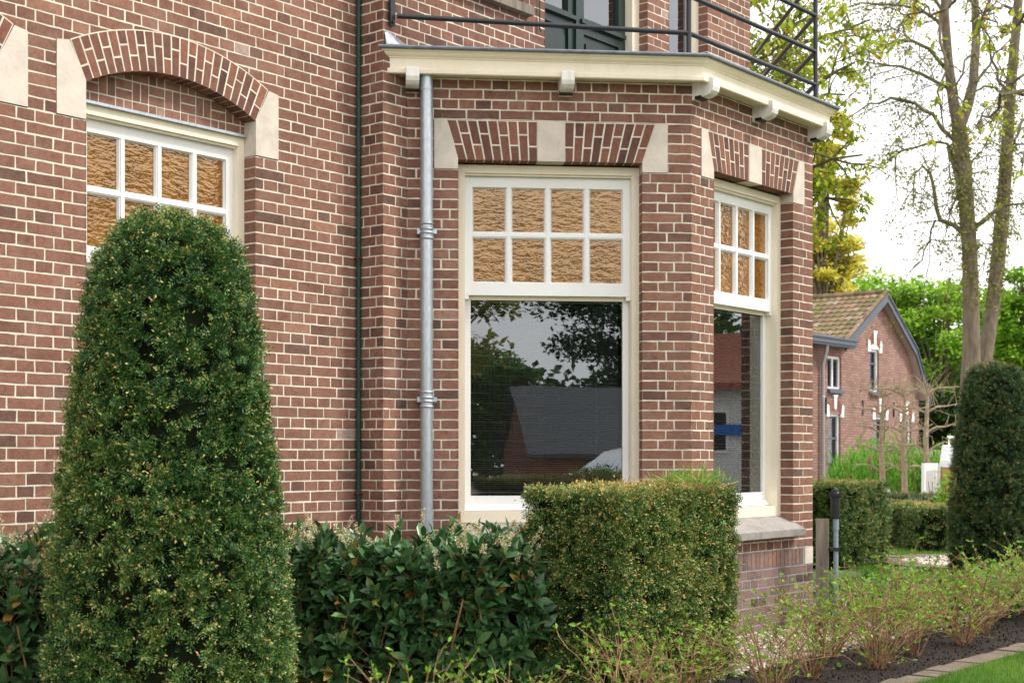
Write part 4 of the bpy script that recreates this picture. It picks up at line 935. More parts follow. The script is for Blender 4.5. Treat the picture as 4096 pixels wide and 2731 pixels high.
# broad leaved ground plants
def leafyplant(seed, n_=230, rad=.34, h=.28):
    rr = np.random.default_rng(seed); a = rr.uniform(0, 6.28, n_); r = rad * np.sqrt(rr.uniform(0, 1, n_)); z = h * (1 - (r / rad) ** 2 * .6) * rr.uniform(.35, 1, n_)
    P = np.stack([r * np.cos(a), r * np.sin(a), z], 1); D = np.stack([np.cos(a), np.sin(a), rr.uniform(-.3, .4, n_)], 1) + rr.normal(0, .5, (n_, 3)); N = np.array([0, 0, 1.]) + rr.normal(0, .45, (n_, 3)); return P, D, N
hp = [((3.05, 1.75), 'behind the vent pipe'), ((3.7, 1.95), 'filling the bed right of the vent pipe'), ((4.3, 1.7), 'spilling onto the pebbles'), ((4.5, 2.2), 'at the middle of the leafy group'), ((5.1, 1.9), 'before the rear lawn'), ((5.5, 2.35), 'near the lawn edging'), ((5.9, 1.7), 'below the yew column'), ((6.4, 2.2), 'at the far end of the bed'), ((3.9, 1.2), 'nearest the square rear yew'), ((4.9, 1.2), 'against the grass of the rear lawn')]
v0 = None
for i, ((s, t), l) in enumerate(hp):
    if i < 3:
        o = thing('leafy_plant', '', 'plant'); P, D, N = leafyplant(90 + i); n_ = len(P); leaves('leaves', P, D, N, rng.uniform(.05, .095, n_), rng.uniform(.035, .055, n_), rng.uniform(.1, 1, n_), M['broad'], LEAFQ, o)
        mb = MB()
        for q in range(14): k = rng.integers(0, n_); mb.tube([(P[k][0] * .2, P[k][1] * .2, 0), tuple(P[k] * [.7, .7, .6]), tuple(P[k])], .0035, 4, cap=False)
        mb.build('stems', M['twig'], o); v0 = (v0 or []) + [o]
    else: o = copy_tree(v0[i % 3])
    p = vl(s, t); o.location = (p.x, p.y, .01); o.rotation_euler = (0, 0, rng.uniform(0, 6.28)); o.scale = (1.1,) * 3; tag(o, 'low plant with broad green leaves ' + l, 'plant', 'leafy ground plants in the bed')

# ================================================================== small things on the rear lawn
def to(u, v, D_): return ((u - 2048) / 5700 * D_, D_, 1.2 - (v - 1830) / 5700 * D_)
ol = thing('oleander', 'grey green narrow leaved shrub before the dark low hedge', 'shrub', to(3665, 2160, 19.9)[:2] + (0,))
n_ = 420; a = rng.uniform(0, 6.28, n_); k = rng.uniform(.2, 1, n_); P = np.stack([np.cos(a) * .22 * k, np.sin(a) * .22 * k, .08 + .52 * rng.uniform(.1, 1, n_) * (1.15 - .4 * k)], 1)
leaves('leaves', P, np.stack([np.cos(a) * .6, np.sin(a) * .6, rng.uniform(.2, 1.2, n_)], 1) + rng.normal(0, .25, (n_, 3)), rvec(n_), rng.uniform(.08, .14, n_), .02, rng.uniform(0, 1, n_), M['oleander'], DIA, ol)
mb = MB()
for q in range(9): aa = q * .7; mb.tube([(0, 0, 0), (math.cos(aa) * .12, math.sin(aa) * .12, .4)], .006, 4)
mb.build('stems', M['twig'], ol)
yb = thing('young_shrub', 'young shrub with bare curved stems and yellow green leaves beside the yew column', 'shrub', to(3752, 2165, 19.6)[:2] + (0,))
mb = MB(); P = []
for q in range(8):
    a = rng.uniform(-.6, .6) + (3.14 if q < 3 else 0); x1 = math.cos(a) * rng.uniform(.08, .25); pts = [(0, 0, 0), (x1 * .6, .02 * q - .05, .35), (x1, .03 * q - .06, rng.uniform(.6, .95))]; mb.tube(pts, [.012, .009, .005], 5)
    if q > 2: P += [np.array(pts[1]) * .5 + np.array(pts[2]) * .5 + rng.normal(0, .07, 3) for _ in range(26)] + [np.array(pts[2]) + rng.normal(0, .08, 3) for _ in range(22)]
mb.build('stems', M['twig'], yb); P = np.array(P); n_ = len(P); leaves('leaves', P, rvec(n_), rvec(n_), rng.uniform(.05, .11, n_), .04, rng.uniform(.3, 1, n_), M['bud'], LEAFQ, yb)
x, y, _ = to(3524, 2000, 19.0)
gl_ = thing('garden_lamp', 'small grey bollard lamp with domed louvred head behind the low hedge', 'lamp', (x, y, 0))
mb = MB(); mb.lathe(0, 0, [(.035, 0), (.035, .56), (.05, .565)], 16); mb.build('post', M['pvc'], gl_)
mb = MB()
for k in range(4): mb.lathe(0, 0, [(.040, .565 + k * .022), (.062, .570 + k * .022), (.058, .578 + k * .022), (.040, .583 + k * .022)], 18)
mb.build('louvre', M['pvc'], gl_)
mb = MB(); mb.lathe(0, 0, [(.064, .653), (.062, .675), (.05, .70), (.028, .718), (.004, .722)], 18); mb.build('dome', M['pvc'], gl_)
x, y, _ = to(3546, 1975, 24.0)
sg = thing('marker_sign', 'small white marker with a red patch standing behind the low hedge', 'sign', (x, y, -.55))
mb = MB(); mb.box(-.06, .06, -.02, .02, 0, 1.19); mb.box(-.055, .055, -.018, .018, 1.19, 1.215); mb.build('board', M['white'], sg); mb = MB(); mb.box(-.01, .045, -.026, -.0205, 1.06, 1.13); mb.build('patch', M['red'], sg)

# ================================================================== FARMHOUSE
FO = (9.277, 40.0, -.3); fh = thing('farmhouse', 'old pinkish brick farmhouse with mossy tiled mansard gable and white keystones', 'house', FO, ANG)
ZF = .3                                       # local z = height above eye datum + ZF
def fz(z): return z + ZF
def far_wall(poly, name, parent, y=0):
    mb = MB(); mb.prism(poly, y, y + .25, 0); return mb.build(name, M['farwall'], parent)
m, n, b = newmat('farmhouse_wall')
tcn = n.nodes.new('ShaderNodeTexCoord'); mpn = n.nodes.new('ShaderNodeMapping'); mpn.inputs['Rotation'].default_value = (R(90), 0, 0)
bt = n.nodes.new('ShaderNodeTexBrick'); n.links.new(tcn.outputs['Object'], mpn.inputs[0]); n.links.new(mpn.outputs[0], bt.inputs['Vector'])
bt.inputs['Scale'].default_value = 1; bt.inputs['Brick Width'].default_value = .22; bt.inputs['Row Height'].default_value = .075; bt.inputs['Mortar Size'].default_value = .009
bt.inputs['Color1'].default_value = (.27, .155, .125, 1); bt.inputs['Color2'].default_value = (.37, .235, .195, 1); bt.inputs['Mortar'].default_value = (.13, .095, .085, 1); bt.inputs['Bias'].default_value = -.1
pn = ramp(n, noise(n, 1.3, 6, .7).outputs['Fac'], [(.3, (.78, .74, .72)), (.7, (1.15, 1.08, 1.05))])
n.links.new(mix(n, bt.outputs[0], pn.outputs[0], .9, 'MULTIPLY'), b.inputs['Base Color']); b.inputs['Roughness'].default_value = .9; M['farwall'] = m
GX, GZ = 2.36, fz(6.0)
wallpoly = [(-8, 0), (5.15, 0), (5.15, fz(3.0)), (4.27, fz(4.43)), (GX, fz(5.86)), (-.1, fz(4.36)), (-8, fz(4.36))]
def holes_wall():
    # wall with real openings: strips between the window rectangles
    wins = [(-.90, -.07, fz(3.09), fz(4.02)), (1.70, 2.34, fz(3.10), fz(4.36)), (-.86, -.12, fz(.35), fz(2.42)), (2.02, 2.75, fz(.4), fz(2.40)), (3.86, 4.60, fz(.4), fz(2.38))]
    return wins
FW = holes_wall()
xs = sorted({-8, 5.15} | {v for w_ in FW for v in w_[:2]} | {-.1, GX, 4.27})
def topz(x):
    pts = [(-8, fz(4.36)), (-.1, fz(4.36)), (GX, fz(5.86)), (4.27, fz(4.43)), (5.15, fz(3.0))]
    for (a, za), (b_, zb) in zip(pts, pts[1:]):
        if a <= x <= b_: return lerp(za, zb, (x - a) / (b_ - a))
mb = MB()
for a, b_ in zip(xs[:-1], xs[1:]):
    mid = (a + b_) / 2; hs = sorted([(w_[2], w_[3]) for w_ in FW if w_[0] <= mid <= w_[1]]); z = 0
    for (q0, q1) in hs + [(None, None)]:
        if q0 is None: mb.prism([(a, z), (b_, z), (b_, topz(b_)), (a, topz(a))], 0, .25)
        else: mb.prism([(a, z), (b_, z), (b_, q0), (a, q0)], 0, .25); z = q1
mb.box(5.0, 5.15, .25, 9, 0, fz(3.0)); mb.box(-8, 5.15, 9, 9.2, 0, fz(4.3))
mb.build('wall', M['farwall'], fh)
def roof_slab(name, poly3, thick=.10, rows=0, parent=fh):
    """poly3: eave-left, eave-right, ridge-right, ridge-left, drawn with individual pantiles"""
    mb = MB(); a, b_, c, d = [Vector(p) for p in poly3]; nrm = (b_ - a).cross(d - a).normalized(); w_ = (b_ - a).length; h_ = (d - a).length
    nc = max(2, int(w_ / .22)); nr = max(2, int(h_ / .26))
    for i in range(nr):
        for j in range(nc):
            def P(u, v): return (a.lerp(b_, u)).lerp(d.lerp(c, u), v)
            u0, u1 = j / nc, (j + 1) / nc; v0_, v1_ = i / nr, (i + 1.12) / nr; v1_ = min(v1_, 1.02); o = nrm * .03; up = nrm * .055; t = random.random()
            um = u0 + (u1 - u0) * .35
            p = [P(u0, v0_) + o + up * .3, P(um, v0_) + up * 1.2, P(u1, v0_) + o * .3, P(u1, v1_), P(um, v1_) + up * .55, P(u0, v1_)]
            mb.add([tuple(q) for q in p], [(0, 1, 4, 5), (1, 2, 3, 4)], 0, t); q0 = [p[0], p[1], p[2]]
            mb.add([tuple(p[0]), tuple(p[1]), tuple(p[2]), tuple(p[2] - up), tuple(p[1] - up * 1.4), tuple(p[0] - up)], [(0, 5, 4, 1), (1, 4, 3, 2)], 0, t)
    e = nrm * thick; mb.add([tuple(x) for x in (a, b_, c, d)] + [tuple(x - e) for x in (a, b_, c, d)], [(3, 2, 1, 0), (4, 5, 6, 7), (0, 1, 5, 4), (1, 2, 6, 5), (2, 3, 7, 6), (3, 0, 4, 7)], 1)
    return mb.build(name, [M['tile'], M['soffit']], parent)
OV = -.24; DP = 9.0
roof_slab('roof', [(-.30, DP, fz(4.38)), (-.30, OV, fz(4.38)), (GX, OV, GZ), (GX, DP, GZ)])
roof_slab('roof', [(4.42, OV, fz(4.50)), (4.42, DP, fz(4.50)), (GX, DP, GZ), (GX, OV, GZ)])
roof_slab('roof', [(5.42, OV, fz(3.02)), (5.42, DP, fz(3.02)), (4.42, DP, fz(4.50)), (4.42, OV, fz(4.50))])
roof_slab('roof', [(-8, -.25, fz(4.38)), (-.25, -.25, fz(4.38)), (-.25, 4.0, fz(6.3)), (-8, 4.0, fz(6.3))])
# verge boards and ridge
mb = MB()
def verge(p, q, h_=.20, y0=OV - .03, y1=OV + .02, dz=-.05):
    mb.add([(p[0], y0, p[1] + dz - h_), (q[0], y0, q[1] + dz - h_), (q[0], y0, q[1] + dz), (p[0], y0, p[1] + dz), (p[0], y1, p[1] + dz - h_), (q[0], y1, q[1] + dz - h_), (q[0], y1, q[1] + dz), (p[0], y1, p[1] + dz)],
           [(0, 1, 2, 3), (4, 7, 6, 5), (0, 4, 5, 1), (3, 2, 6, 7), (1, 5, 6, 2), (0, 3, 7, 4)])
for p, q in (((-.32, fz(4.40)), (GX, GZ)), ((GX, GZ), (4.43, fz(4.52))), ((4.43, fz(4.52)), (5.44, fz(3.03)))): verge(p, q); verge(p, q, .05, OV - .06, OV - .03, -.0)
mb.build('verge_board', M['bluegrey'], fh)
mb = MB()
for y in np.arange(OV, DP, .34): mb.tube([(GX, y, GZ + .03), (GX, y + .33, GZ + .05)], .085, 8, t=random.random())
for (p, q) in (((GX, GZ), (4.42, fz(4.50))), ((4.42, fz(4.50)), (5.42, fz(3.02)))):
    L_v = math.dist(p, q); k = int(L_v / .26)
    for i in range(k): a = i / k; c = (i + .96) / k; mb.tube([(lerp(p[0], q[0], a), OV + .02, lerp(p[1], q[1], a) + .04), (lerp(p[0], q[0], c), OV + .02, lerp(p[1], q[1], c) + .06)], .055, 6, t=random.random())
p, q = (-.30, fz(4.38)), (GX, GZ); k = 12
for i in range(k): a = i / k; c = (i + .96) / k; mb.tube([(lerp(p[0], q[0], a), OV + .03, lerp(p[1], q[1], a) + .05), (lerp(p[0], q[0], c), OV + .03, lerp(p[1], q[1], c) + .05)], .06, 6, t=random.random())
mb.build('ridge_tile', M['tile'], fh)
# box gutter
mb = MB(); mb.box(-8, -.02, -.42, -.02, fz(4.24), fz(4.30)); mb.box(-8, -.02, -.46, -.02, fz(4.30), fz(4.42)); mb.box(-8, .02, -.50, .02, fz(4.42), fz(4.47)); mb.build('gutter', M['bluegrey'], fh)
mb = MB(); mb.tube([(-1.55, -.32, fz(4.25)), (-1.55, -.30, fz(4.1)), (-1.36, -.09, fz(3.75)), (-1.36, -.09, 0)], .052, 10); mb.tube([(-1.36, -.09, fz(2.9)), (-1.36, -.09, fz(2.84))], .062, 10); mb.build('downpipe', M['zinc'], fh, smooth=True)
mb = MB(); mb.box(-2.35, -1.60, 1.2, 1.7, fz(4.9), fz(6.62)); mb.box(-2.40, -1.55, 1.15, 1.75, fz(6.42), fz(6.52)); ch = mb.build('chimney', M['brickdark'] if 'brickdark' in M else M['archbrick'], fh)
mb = MB(); mb.add([(-2.4, 1.15, fz(4.95)), (-1.5, 1.12, fz(4.98)), (-1.5, 1.9, fz(5.35)), (-1.55, 1.2, fz(5.2))], [(0, 1, 3), (1, 2, 3)]); mb.build('flashing', M['lead'], ch)
def fwin(x0, x1, z0, z1, kind, lab):
    mb = MB(); frame_rect(mb, x0, x1, z0, z1, .07, .06, .16); w_ = mb.build('window', M['white'], fh); tag(w_, lab, None)
    mb = MB()
    if kind == 'pair':
        xm = (x0 + x1) / 2; mb2 = MB(); mb2.box(xm - .035, xm + .035, .07, .14, z0 + .07, z1 - .07); mb2.build('mullion', M['white'], w_)
        frame_rect(mb, x0 + .07, xm - .035, z0 + .07, z1 - .07, .045, .10, .14); frame_rect(mb, xm + .035, x1 - .07, z0 + .07, z1 - .07, .045, .10, .14)
    else:
        zt = z1 - (z1 - z0) * .33; frame_rect(mb, x0 + .07, x1 - .07, z0 + .07, z1 - .07, .045, .11, .15); mb.box(x0 + .07, x1 - .07, .09, .15, zt - .03, zt + .03)
    mb.build('sash', M['bluegrey'], w_)
    g = MB(); g.quad((x0 + .07, .135, z0 + .07), (x1 - .07, .135, z0 + .07), (x1 - .07, .135, z1 - .07), (x0 + .07, .135, z1 - .07)); g.build('pane', M['farglass'], w_)
    g = MB(); g.box(x0, x1, .5, .52, z0, z1); g.build('curtain', M['curtain'], w_)
    mb = MB(); mb.add([(x0 - .03, .02, z0 + .03), (x1 + .03, .02, z0 + .03), (x1 + .03, -.10, z0 - .03), (x0 - .03, -.10, z0 - .03), (x0 - .03, -.10, z0 - .10), (x1 + .03, -.10, z0 - .10), (x1 + .03, .02, z0 - .10), (x0 - .03, .02, z0 - .10)], [(0, 3, 2, 1), (3, 4, 5, 2), (4, 7, 6, 5), (0, 7, 4, 3), (1, 2, 5, 6)]); mb.build('window_sill', M['bluegrey'], w_)
labs = ['small two light upstairs window', 'narrow upstairs window under white keystone', 'tall ground floor window beside the downpipe', 'middle ground floor window', 'right ground floor window']
for (w_, k, l) in zip(FW, ['pair', 'tall', 'tall', 'tall', 'tall'], labs): fwin(*w_, k, l)
def farch(x0, x1, z, fill=False):
    cx = (x0 + x1) / 2; hw = (x1 - x0) / 2; mb = MB(); N_ = 13; rise = .16; Rr = (hw * hw + rise * rise) / (2 * rise); zc = z + rise - Rr; a0 = math.asin(min(1, hw / Rr)) * 1.05
    for i in range(N_):
        f0, f1 = -a0 + 2 * a0 * i / N_, -a0 + 2 * a0 * (i + .86) / N_
        mb.prism([(cx + Rr * math.sin(f0), zc + Rr * math.cos(f0)), (cx + Rr * math.sin(f1), zc + Rr * math.cos(f1)), (cx + (Rr + .24) * math.sin(f1), zc + (Rr + .24) * math.cos(f1)), (cx + (Rr + .24) * math.sin(f0), zc + (Rr + .24) * math.cos(f0))], -.012, .01, 0, random.random())
    mb.build('arch', M['farred'], fh)
    if fill:
        mb = MB(); mb.prism([(x0, z), (x1, z)] + [(cx + Rr * math.sin(q), zc + Rr * math.cos(q)) for q in np.linspace(a0 * .95, -a0 * .95, 9)], -.006, .02); mb.build('tympanum', M['white'], fh)
    for q, (dx_, zz, s_) in enumerate(((-hw - .06, z - .02, -1), (hw + .06, z - .02, 1))):
        mb = MB(); x = cx + dx_; mb.prism([(x - .08, zz - .07), (x + .08, zz - .07), (x + .08 + .02 * s_, zz + .24), (x - .03 + .03 * s_, zz + .29)], -.035, .02); mb.build('keystone', M['white'], fh)
    mb = MB(); mb.prism([(cx - .06, z + .13), (cx + .06, z + .13), (cx + .08, z + .47), (cx - .08, z + .47)], -.04, .02); mb.prism([(cx - .12, z + .47), (cx + .12, z + .47), (cx + .12, z + .53), (cx - .12, z + .53)], -.05, .02); mb.build('keystone', M['white'], fh)
farch(-.86, -.12, fz(2.42)); farch(1.70, 2.34, fz(4.36), True); farch(2.02, 2.75, fz(2.40)); farch(3.86, 4.60, fz(2.38))
for x in (-1.02, 1.24, 3.32): mb = MB(); mb.box(x - .02, x + .02, -.04, -.0, fz(2.42), fz(2.85)); mb.build('wall_anchor', M['black'], fh)
mb = MB(); mb.box(-7.9, 5.0, 1.2, 1.25, 0, fz(4.2)); mb.build('room', M['room'], fh)

# ================================================================== VAN (rear half is seen past the yew column)
def van(label, loc, rz, body_mat, door_open=True, L=4.9, W=1.92, H=1.95, cat='van'):
    o = thing('parked_van', label, cat, loc, rz); hw = W / 2
    # side profile (x forward, z)
    pr = [(0, .42), (0, 1.75), (.10, H - .03), (.25, H), (3.0, H), (3.35, H - .10), (4.0, 1.25), (4.75, 1.02), (4.88, .75), (4.88, .35), (4.45, .30)]
    mb = MB(); k = len(pr); vs = []
    for sgn in (-1, 1):
        for x, z in pr: vs.append((x, sgn * (hw - (.10 if z > 1.1 else 0) * (z - 1.1)), z))
    f = [(i + k, (i + 1) % k + k, (i + 1) % k, i) for i in range(k) if i != 0]; f += [tuple(range(k)), tuple(range(2 * k - 1, k - 1, -1))]
    mb.add(vs, f)
    for (y0, y1) in ((-hw, -hw + .09), (hw - .09, hw)): mb.box(-.01, .0, min(y0, y1), max(y0, y1), .42, 1.80)
    mb.box(-.01, 0, -hw + .09, hw - .09, 1.74, 1.86); mb.box(-.03, .02, -hw, hw, .36, .50); body = mb.build('body', body_mat, o)
    mb = MB(); mb.box(.02, .04, -hw + .1, hw - .1, .45, 1.74); mb.box(.02, 2.2, -hw + .08, -hw + .10, .5, 1.7); mb.build('lining', M['plywood'], o)
    for s_ in (-1, 1):
        for x in (.85, 3.95):
            mb = MB(); mb.tube([(x, s_ * (hw - .20), .33), (x, s_ * (hw + .01), .33)], .33, 20); wh = mb.build('wheel', M['rubber'], o); mb = MB(); mb.tube([(x, s_ * (hw - .0), .33), (x, s_ * (hw + .02), .33)], .20, 16); mb.build('rim', M['zinc'], wh)
        mb = MB(); mb.quad((3.25, s_ * (hw - .02), 1.15), (4.0, s_ * (hw - .005), 1.15), (3.4, s_ * (hw - .055), 1.72), (3.2, s_ * (hw - .055), 1.72)); mb.build('window', M['glass'], o)
        mb = MB(); mb.box(4.84, 4.895, s_ * .75 - .12, s_ * .75 + .12, .66, .82); mb.build('headlight', M['glass'], o)
        # open rear doors, hinged at the corners
        if door_open:
            d = MB(); a = s_ * R(10); Ld = .84
            def q(t, w0): return (-t * math.cos(a) - .0, s_ * hw + (t * math.sin(a)) * 1 - s_ * w0)
            pts0 = [q(.02, 0), q(Ld, 0), q(Ld, .05), q(.02, .05)]
            d.prismz(pts0 if s_ < 0 else pts0[::-1], .46, 1.82); dd = d.build('rear_door', body_mat, o)
            g = MB(); pts1 = [q(.16, -.004), q(Ld - .12, -.004), q(Ld - .12, .054), q(.16, .054)]; g.prismz(pts1 if s_ < 0 else pts1[::-1], 1.10, 1.68); g.build('window', M['curtain'], dd)
            g = MB(); pts1 = [q(.10, .056), q(Ld - .08, .056), q(Ld - .08, .066), q(.10, .066)]; g.prismz(pts1 if s_ < 0 else pts1[::-1], .55, 1.0); g.build('door_panel', M['bluegrey'], dd)
    mb = MB()
    for x in (.35, 1.4, 2.5): mb.tube([(x, -hw + .2, H), (x, -hw + .2, H + .14), (x, hw - .2, H + .14), (x, hw - .2, H)], .02, 6)
    for y in (-hw + .2, hw - .2): mb.tube([(.2, y, H + .16), (2.7, y, H + .16)], .02, 6)
    mb.build('roof_rack', M['white'], o); mb = MB(); mb.quad((3.36, -.78, H - .12), (3.36, .78, H - .12), (3.98, .86, 1.28), (3.98, -.86, 1.28)); mb.build('windscreen', M['glass'], o); return o
van('white van with open rear doors and plywood lining behind the low hedge', (8.90, 26.6, -.72), R(66), M['carwhite'], True, 4.9, 1.92, 2.16)

# ================================================================== WILLOW LIKE SHRUBS AND PLEACHED TREES
for (x, y, sx, h_, nn, l) in ((7.75, 31.0, .95, 2.35, 4200, 'at the left below the farmhouse window'), (8.75, 32.6, 1.1, 2.4, 5000, 'between the pleached trunks'), (9.75, 32.2, 1.0, 2.2, 4200, 'nearest the white van')):
    o = thing('green_shrub', 'bright fresh green shrub ' + l, 'shrub', (x, y, -.75), 0, 'bright green shrubs below the farmhouse')
    a = rng.uniform(0, 6.28, nn); r = np.sqrt(rng.uniform(0, 1, nn)); hz = rng.uniform(.05, 1, nn); P = np.stack([r * np.cos(a) * sx, r * np.sin(a) * .6, hz * h_ * (1 - .25 * r + rng.normal(0, .06, nn))], 1)
    leaves('foliage', P, np.stack([rng.normal(0, .3, nn), rng.normal(0, .3, nn), np.ones(nn)], 1), rvec(nn), rng.uniform(.10, .2, nn), .035, np.clip(rng.normal(.45, .25, nn) + .3 * (hz - .5), 0, 1), M['bamboo'], DIA, o)
    mb = MB()
    for q in range(26): xx, yy = rng.uniform(-.7, .7) * sx, rng.uniform(-.4, .4); mb.tube([(xx, yy, 0), (xx + rng.normal(0, .1), yy, h_ * .85)], .012, 4, cap=False)
    mb.prismz([(-sx * .8, -.25), (sx * .8, -.25), (sx * .8, .4), (-sx * .8, .4)], 0, h_ * .4, 1)  # low dark block added as painted shade in the heart of the shrub
    mb.build('stems', [M['twig'], M['deepcore'] if 'deepcore' in M else M['innershade']], o)
def pleached(seed, label, loc):
    rr = np.random.default_rng(seed); o = thing('pleached_tree', label, 'tree', loc, 0, 'leafless pleached trees before the farmhouse'); mb = MB(); mb.tube([(0, 0, 0), (.02, 0, 1.4), (-.01, 0, 2.3), (.03, 0, 3.2)], [.075, .065, .055, .03], 8); mb.build('trunk', M['palebark'], o, smooth=True)
    mb = MB()
    for z in (1.75, 2.15, 2.55, 2.95, 3.3):
        for s_ in (-1, 1):
            ln = rr.uniform(.45, .75); pts = [(0, 0, z - .1)] + [(s_ * ln * f, rr.normal(0, .03), z + rr.normal(0, .03) + .06 * f) for f in (.33, .66, 1)]; mb.tube(pts, [.025, .022, .016, .010], 5)
            for q in range(4):
                f = rr.uniform(.15, 1); b0 = (s_ * ln * f, 0, z + .03); mb.tube([b0, (b0[0] + rr.normal(0, .10), rr.normal(0, .12), z + rr.uniform(.05, .35)), (b0[0] + rr.normal(0, .2), rr.normal(0, .15), z + rr.uniform(-.25, .5))], [.008, .006, .004], 4, cap=False)
    for q in range(16): a = rr.uniform(-1.2, 1.2); mb.tube([(0, 0, 3.2), (math.sin(a) * .25, rr.normal(0, .1), 3.25 + .2 * math.cos(a)), (math.sin(a) * rr.uniform(.4, .75), rr.normal(0, .15), 3.25 + rr.uniform(.1, .45))], [.010, .006, .004], 4, cap=False)
    mb.build('branches', M['palebark'], o)
def gx(u, D_): return (u - 2048) / 5700 * D_
pleached(1, 'leafless pleached tree, left of three before the farmhouse', (gx(3527, 29.5), 29.5, -.75)); pleached(2, 'leafless pleached tree, middle of three before the farmhouse', (gx(3615, 29), 29, -.75)); pleached(3, 'leafless pleached tree, right of three beside the gable end', (gx(3705, 28.5), 28.5, -.75))

# ================================================================== TREES
def grow(mb, tips, p, d, L, r, lvl, rr, droop=0., kids=(5, 5, 4), wob=.18, shrink=.55, seg=5, up=.0):
    pts = [np.array(p, float)]; d = unit(np.array(d, float)); dirs = []
    for i in range(seg):
        d = unit(d + rr.normal(0, wob, 3) + np.array([0, 0, up - droop * (i + 1) / seg])); pts.append(pts[-1] + d * L / seg); dirs.append(d)
    rad = [max(r * (1 - .75 * i / seg), .004) for i in range(seg + 1)]; mb.tube([tuple(q) for q in pts], rad, 7 if lvl == 0 else (4 if lvl == 1 else 3), cap=False)
    if lvl >= len(kids):
        for q in pts[1:]: tips.append((q, d))
        return
    for k in range(kids[lvl]):
        f = rr.uniform(.2, 1); i = min(seg - 1, int(f * seg)); q = pts[i] + (pts[i + 1] - pts[i]) * (f * seg - i); dd = unit(dirs[i] * .7 + rr.normal(0, .6, 3)); grow(mb, tips, q, dd, L * shrink * rr.uniform(.6, 1.2), max(rad[i] * .55, .004), lvl + 1, rr, droop, kids, wob, shrink, seg, up)
    tips.append((pts[-1], d))
def px3(u, v, D_): return (gx(u, D_), D_, 1.2 + (1830 - v) / 5700 * D_)
# tall lime with two trunks
lt = thing('lime_tree', 'tall lime tree forking into bare arching limbs, behind the right yew column', 'tree', (9.75, 30, -.7))
loc0 = Vector((9.75, 30, -.7))
def rel(p): return tuple(Vector(p) - loc0)
mb = MB()
t1 = [px3(3880, 1990, 30), px3(3880, 1600, 30), px3(3885, 1400, 30), px3(3884, 1230, 30), px3(3878, 1000, 30), px3(3864, 800, 30), px3(3845, 640, 30), px3(3836, 500, 30)]
mb.tube([rel(p) for p in t1], [.30, .22, .185, .17, .155, .16, .175, .15], 14)
mb.tube([rel(p) for p in (px3(3838, 520, 30), px3(3812, 400, 30), px3(3793, 245, 29.8), px3(3780, 60, 29.6), px3(3776, -250, 29.4), px3(3765, -600, 29.4))], [.14, .11, .095, .085, .07, .03], 10)
mb.tube([rel(p) for p in (px3(3836, 520, 30), px3(3868, 430, 30.1), px3(3893, 330, 30.3), px3(3905, 150, 30.4), px3(3898, -50, 30.5), px3(3905, -500, 30.6))], [.12, .115, .10, .09, .075, .03], 10)
mb.tube([rel(p) for p in (px3(3905, 1990, 30.4), px3(3915, 1560, 30.4), px3(3945, 1400, 30.6), px3(3970, 1230, 30.8), px3(3991, 1052, 31), px3(4008, 870, 31), px3(4022, 690, 31), px3(4043, 351, 31), px3(4075, 0, 31), px3(4085, -400, 31))], [.25, .19, .16, .15, .16, .15, .14, .12, .09, .03], 12)
mb.build('trunk', M['bark'], lt, smooth=True)
mb = MB(); tips = []; rr = np.random.default_rng(5)
limbs = [([(3880, 950), (3815, 900), (3760, 880), (3742, 800), (3720, 690), (3690, 665), (3660, 690), (3652, 820)], .06),
         ([(3850, 640), (3815, 560), (3731, 456), (3661, 414), (3563, 393), (3479, 414), (3366, 491)], .06),
         ([(3850, 700), (3790, 575), (3720, 570), (3620, 600), (3560, 640), (3480, 700)], .04),
         ([(3808, 380), (3787, 351), (3682, 295), (3600, 265), (3521, 258), (3430, 240)], .045),
         ([(3795, 290), (3717, 196), (3650, 165), (3591, 161), (3479, 207), (3400, 180)], .045),
         ([(3782, 130), (3696, 49), (3591, 21), (3444, 12), (3360, 40)], .04), ([(3780, 60), (3690, -60), (3560, -80), (3420, -50)], .04),
         ([(3880, 640), (3840, 720), (3800, 850), (3780, 950)], .03), ([(3790, 575), (3810, 660), (3850, 760), (3870, 840)], .03),
         ([(3895, 910), (3960, 860), (4020, 820), (4096, 815), (4200, 850)], .06), ([(3905, 330), (3960, 260), (4000, 200), (4070, 120)], .035), ([(3880, 400), (3940, 345), (4010, 380), (4040, 420)], .03),
         ([(3905, 150), (3950, 60), (4000, -40)], .035), ([(3898, 30), (3850, -60), (3830, -200)], .03), ([(4022, 620), (4070, 580), (4150, 560)], .03), ([(4000, 960), (3950, 1000), (3930, 1100)], .02), ([(3864, 760), (3890, 640), (3950, 560), (3990, 430)], .02), ([(3742, 880), (3720, 960), (3690, 1040), (3640, 1090)], .025)]
for L_, r0 in limbs:
    D_ = 30 + rr.normal(0, .5); pts = [np.array(rel(px3(u, v, 30 + (D_ - 30) * i / len(L_)))) for i, (u, v) in enumerate(L_)]; sub = []
    for a, c in zip(pts[:-1], pts[1:]): sub += [a, (a + c) / 2 + rr.normal(0, .03, 3)]
    sub.append(pts[-1]); rad = [lerp(r0, .012, i / (len(sub) - 1)) for i in range(len(sub))]; mb.tube([tuple(q) for q in sub], rad, 6, cap=False)
    tot = sum(np.linalg.norm(c - a) for a, c in zip(sub[:-1], sub[1:]))
    for k in range(int(tot * 5.5)):
        i = rr.integers(1, len(sub) - 1); dd = unit(sub[i + 1] - sub[i]) * .5 + rr.normal(0, .55, 3) + np.array([-.15, 0, -.15]); grow(mb, tips, sub[i], dd, rr.uniform(.5, 1.7), .013, 1, rr, droop=.25, kids=(0, 6), shrink=.5, wob=.2, seg=4)
mb.build('branches', M['barkgreen'], lt)
P = np.array([t[0] for t in tips]); P = np.repeat(P, 2, 0) + rng.normal(0, .06, (len(P) * 2, 3)); n_ = len(P)
V = []
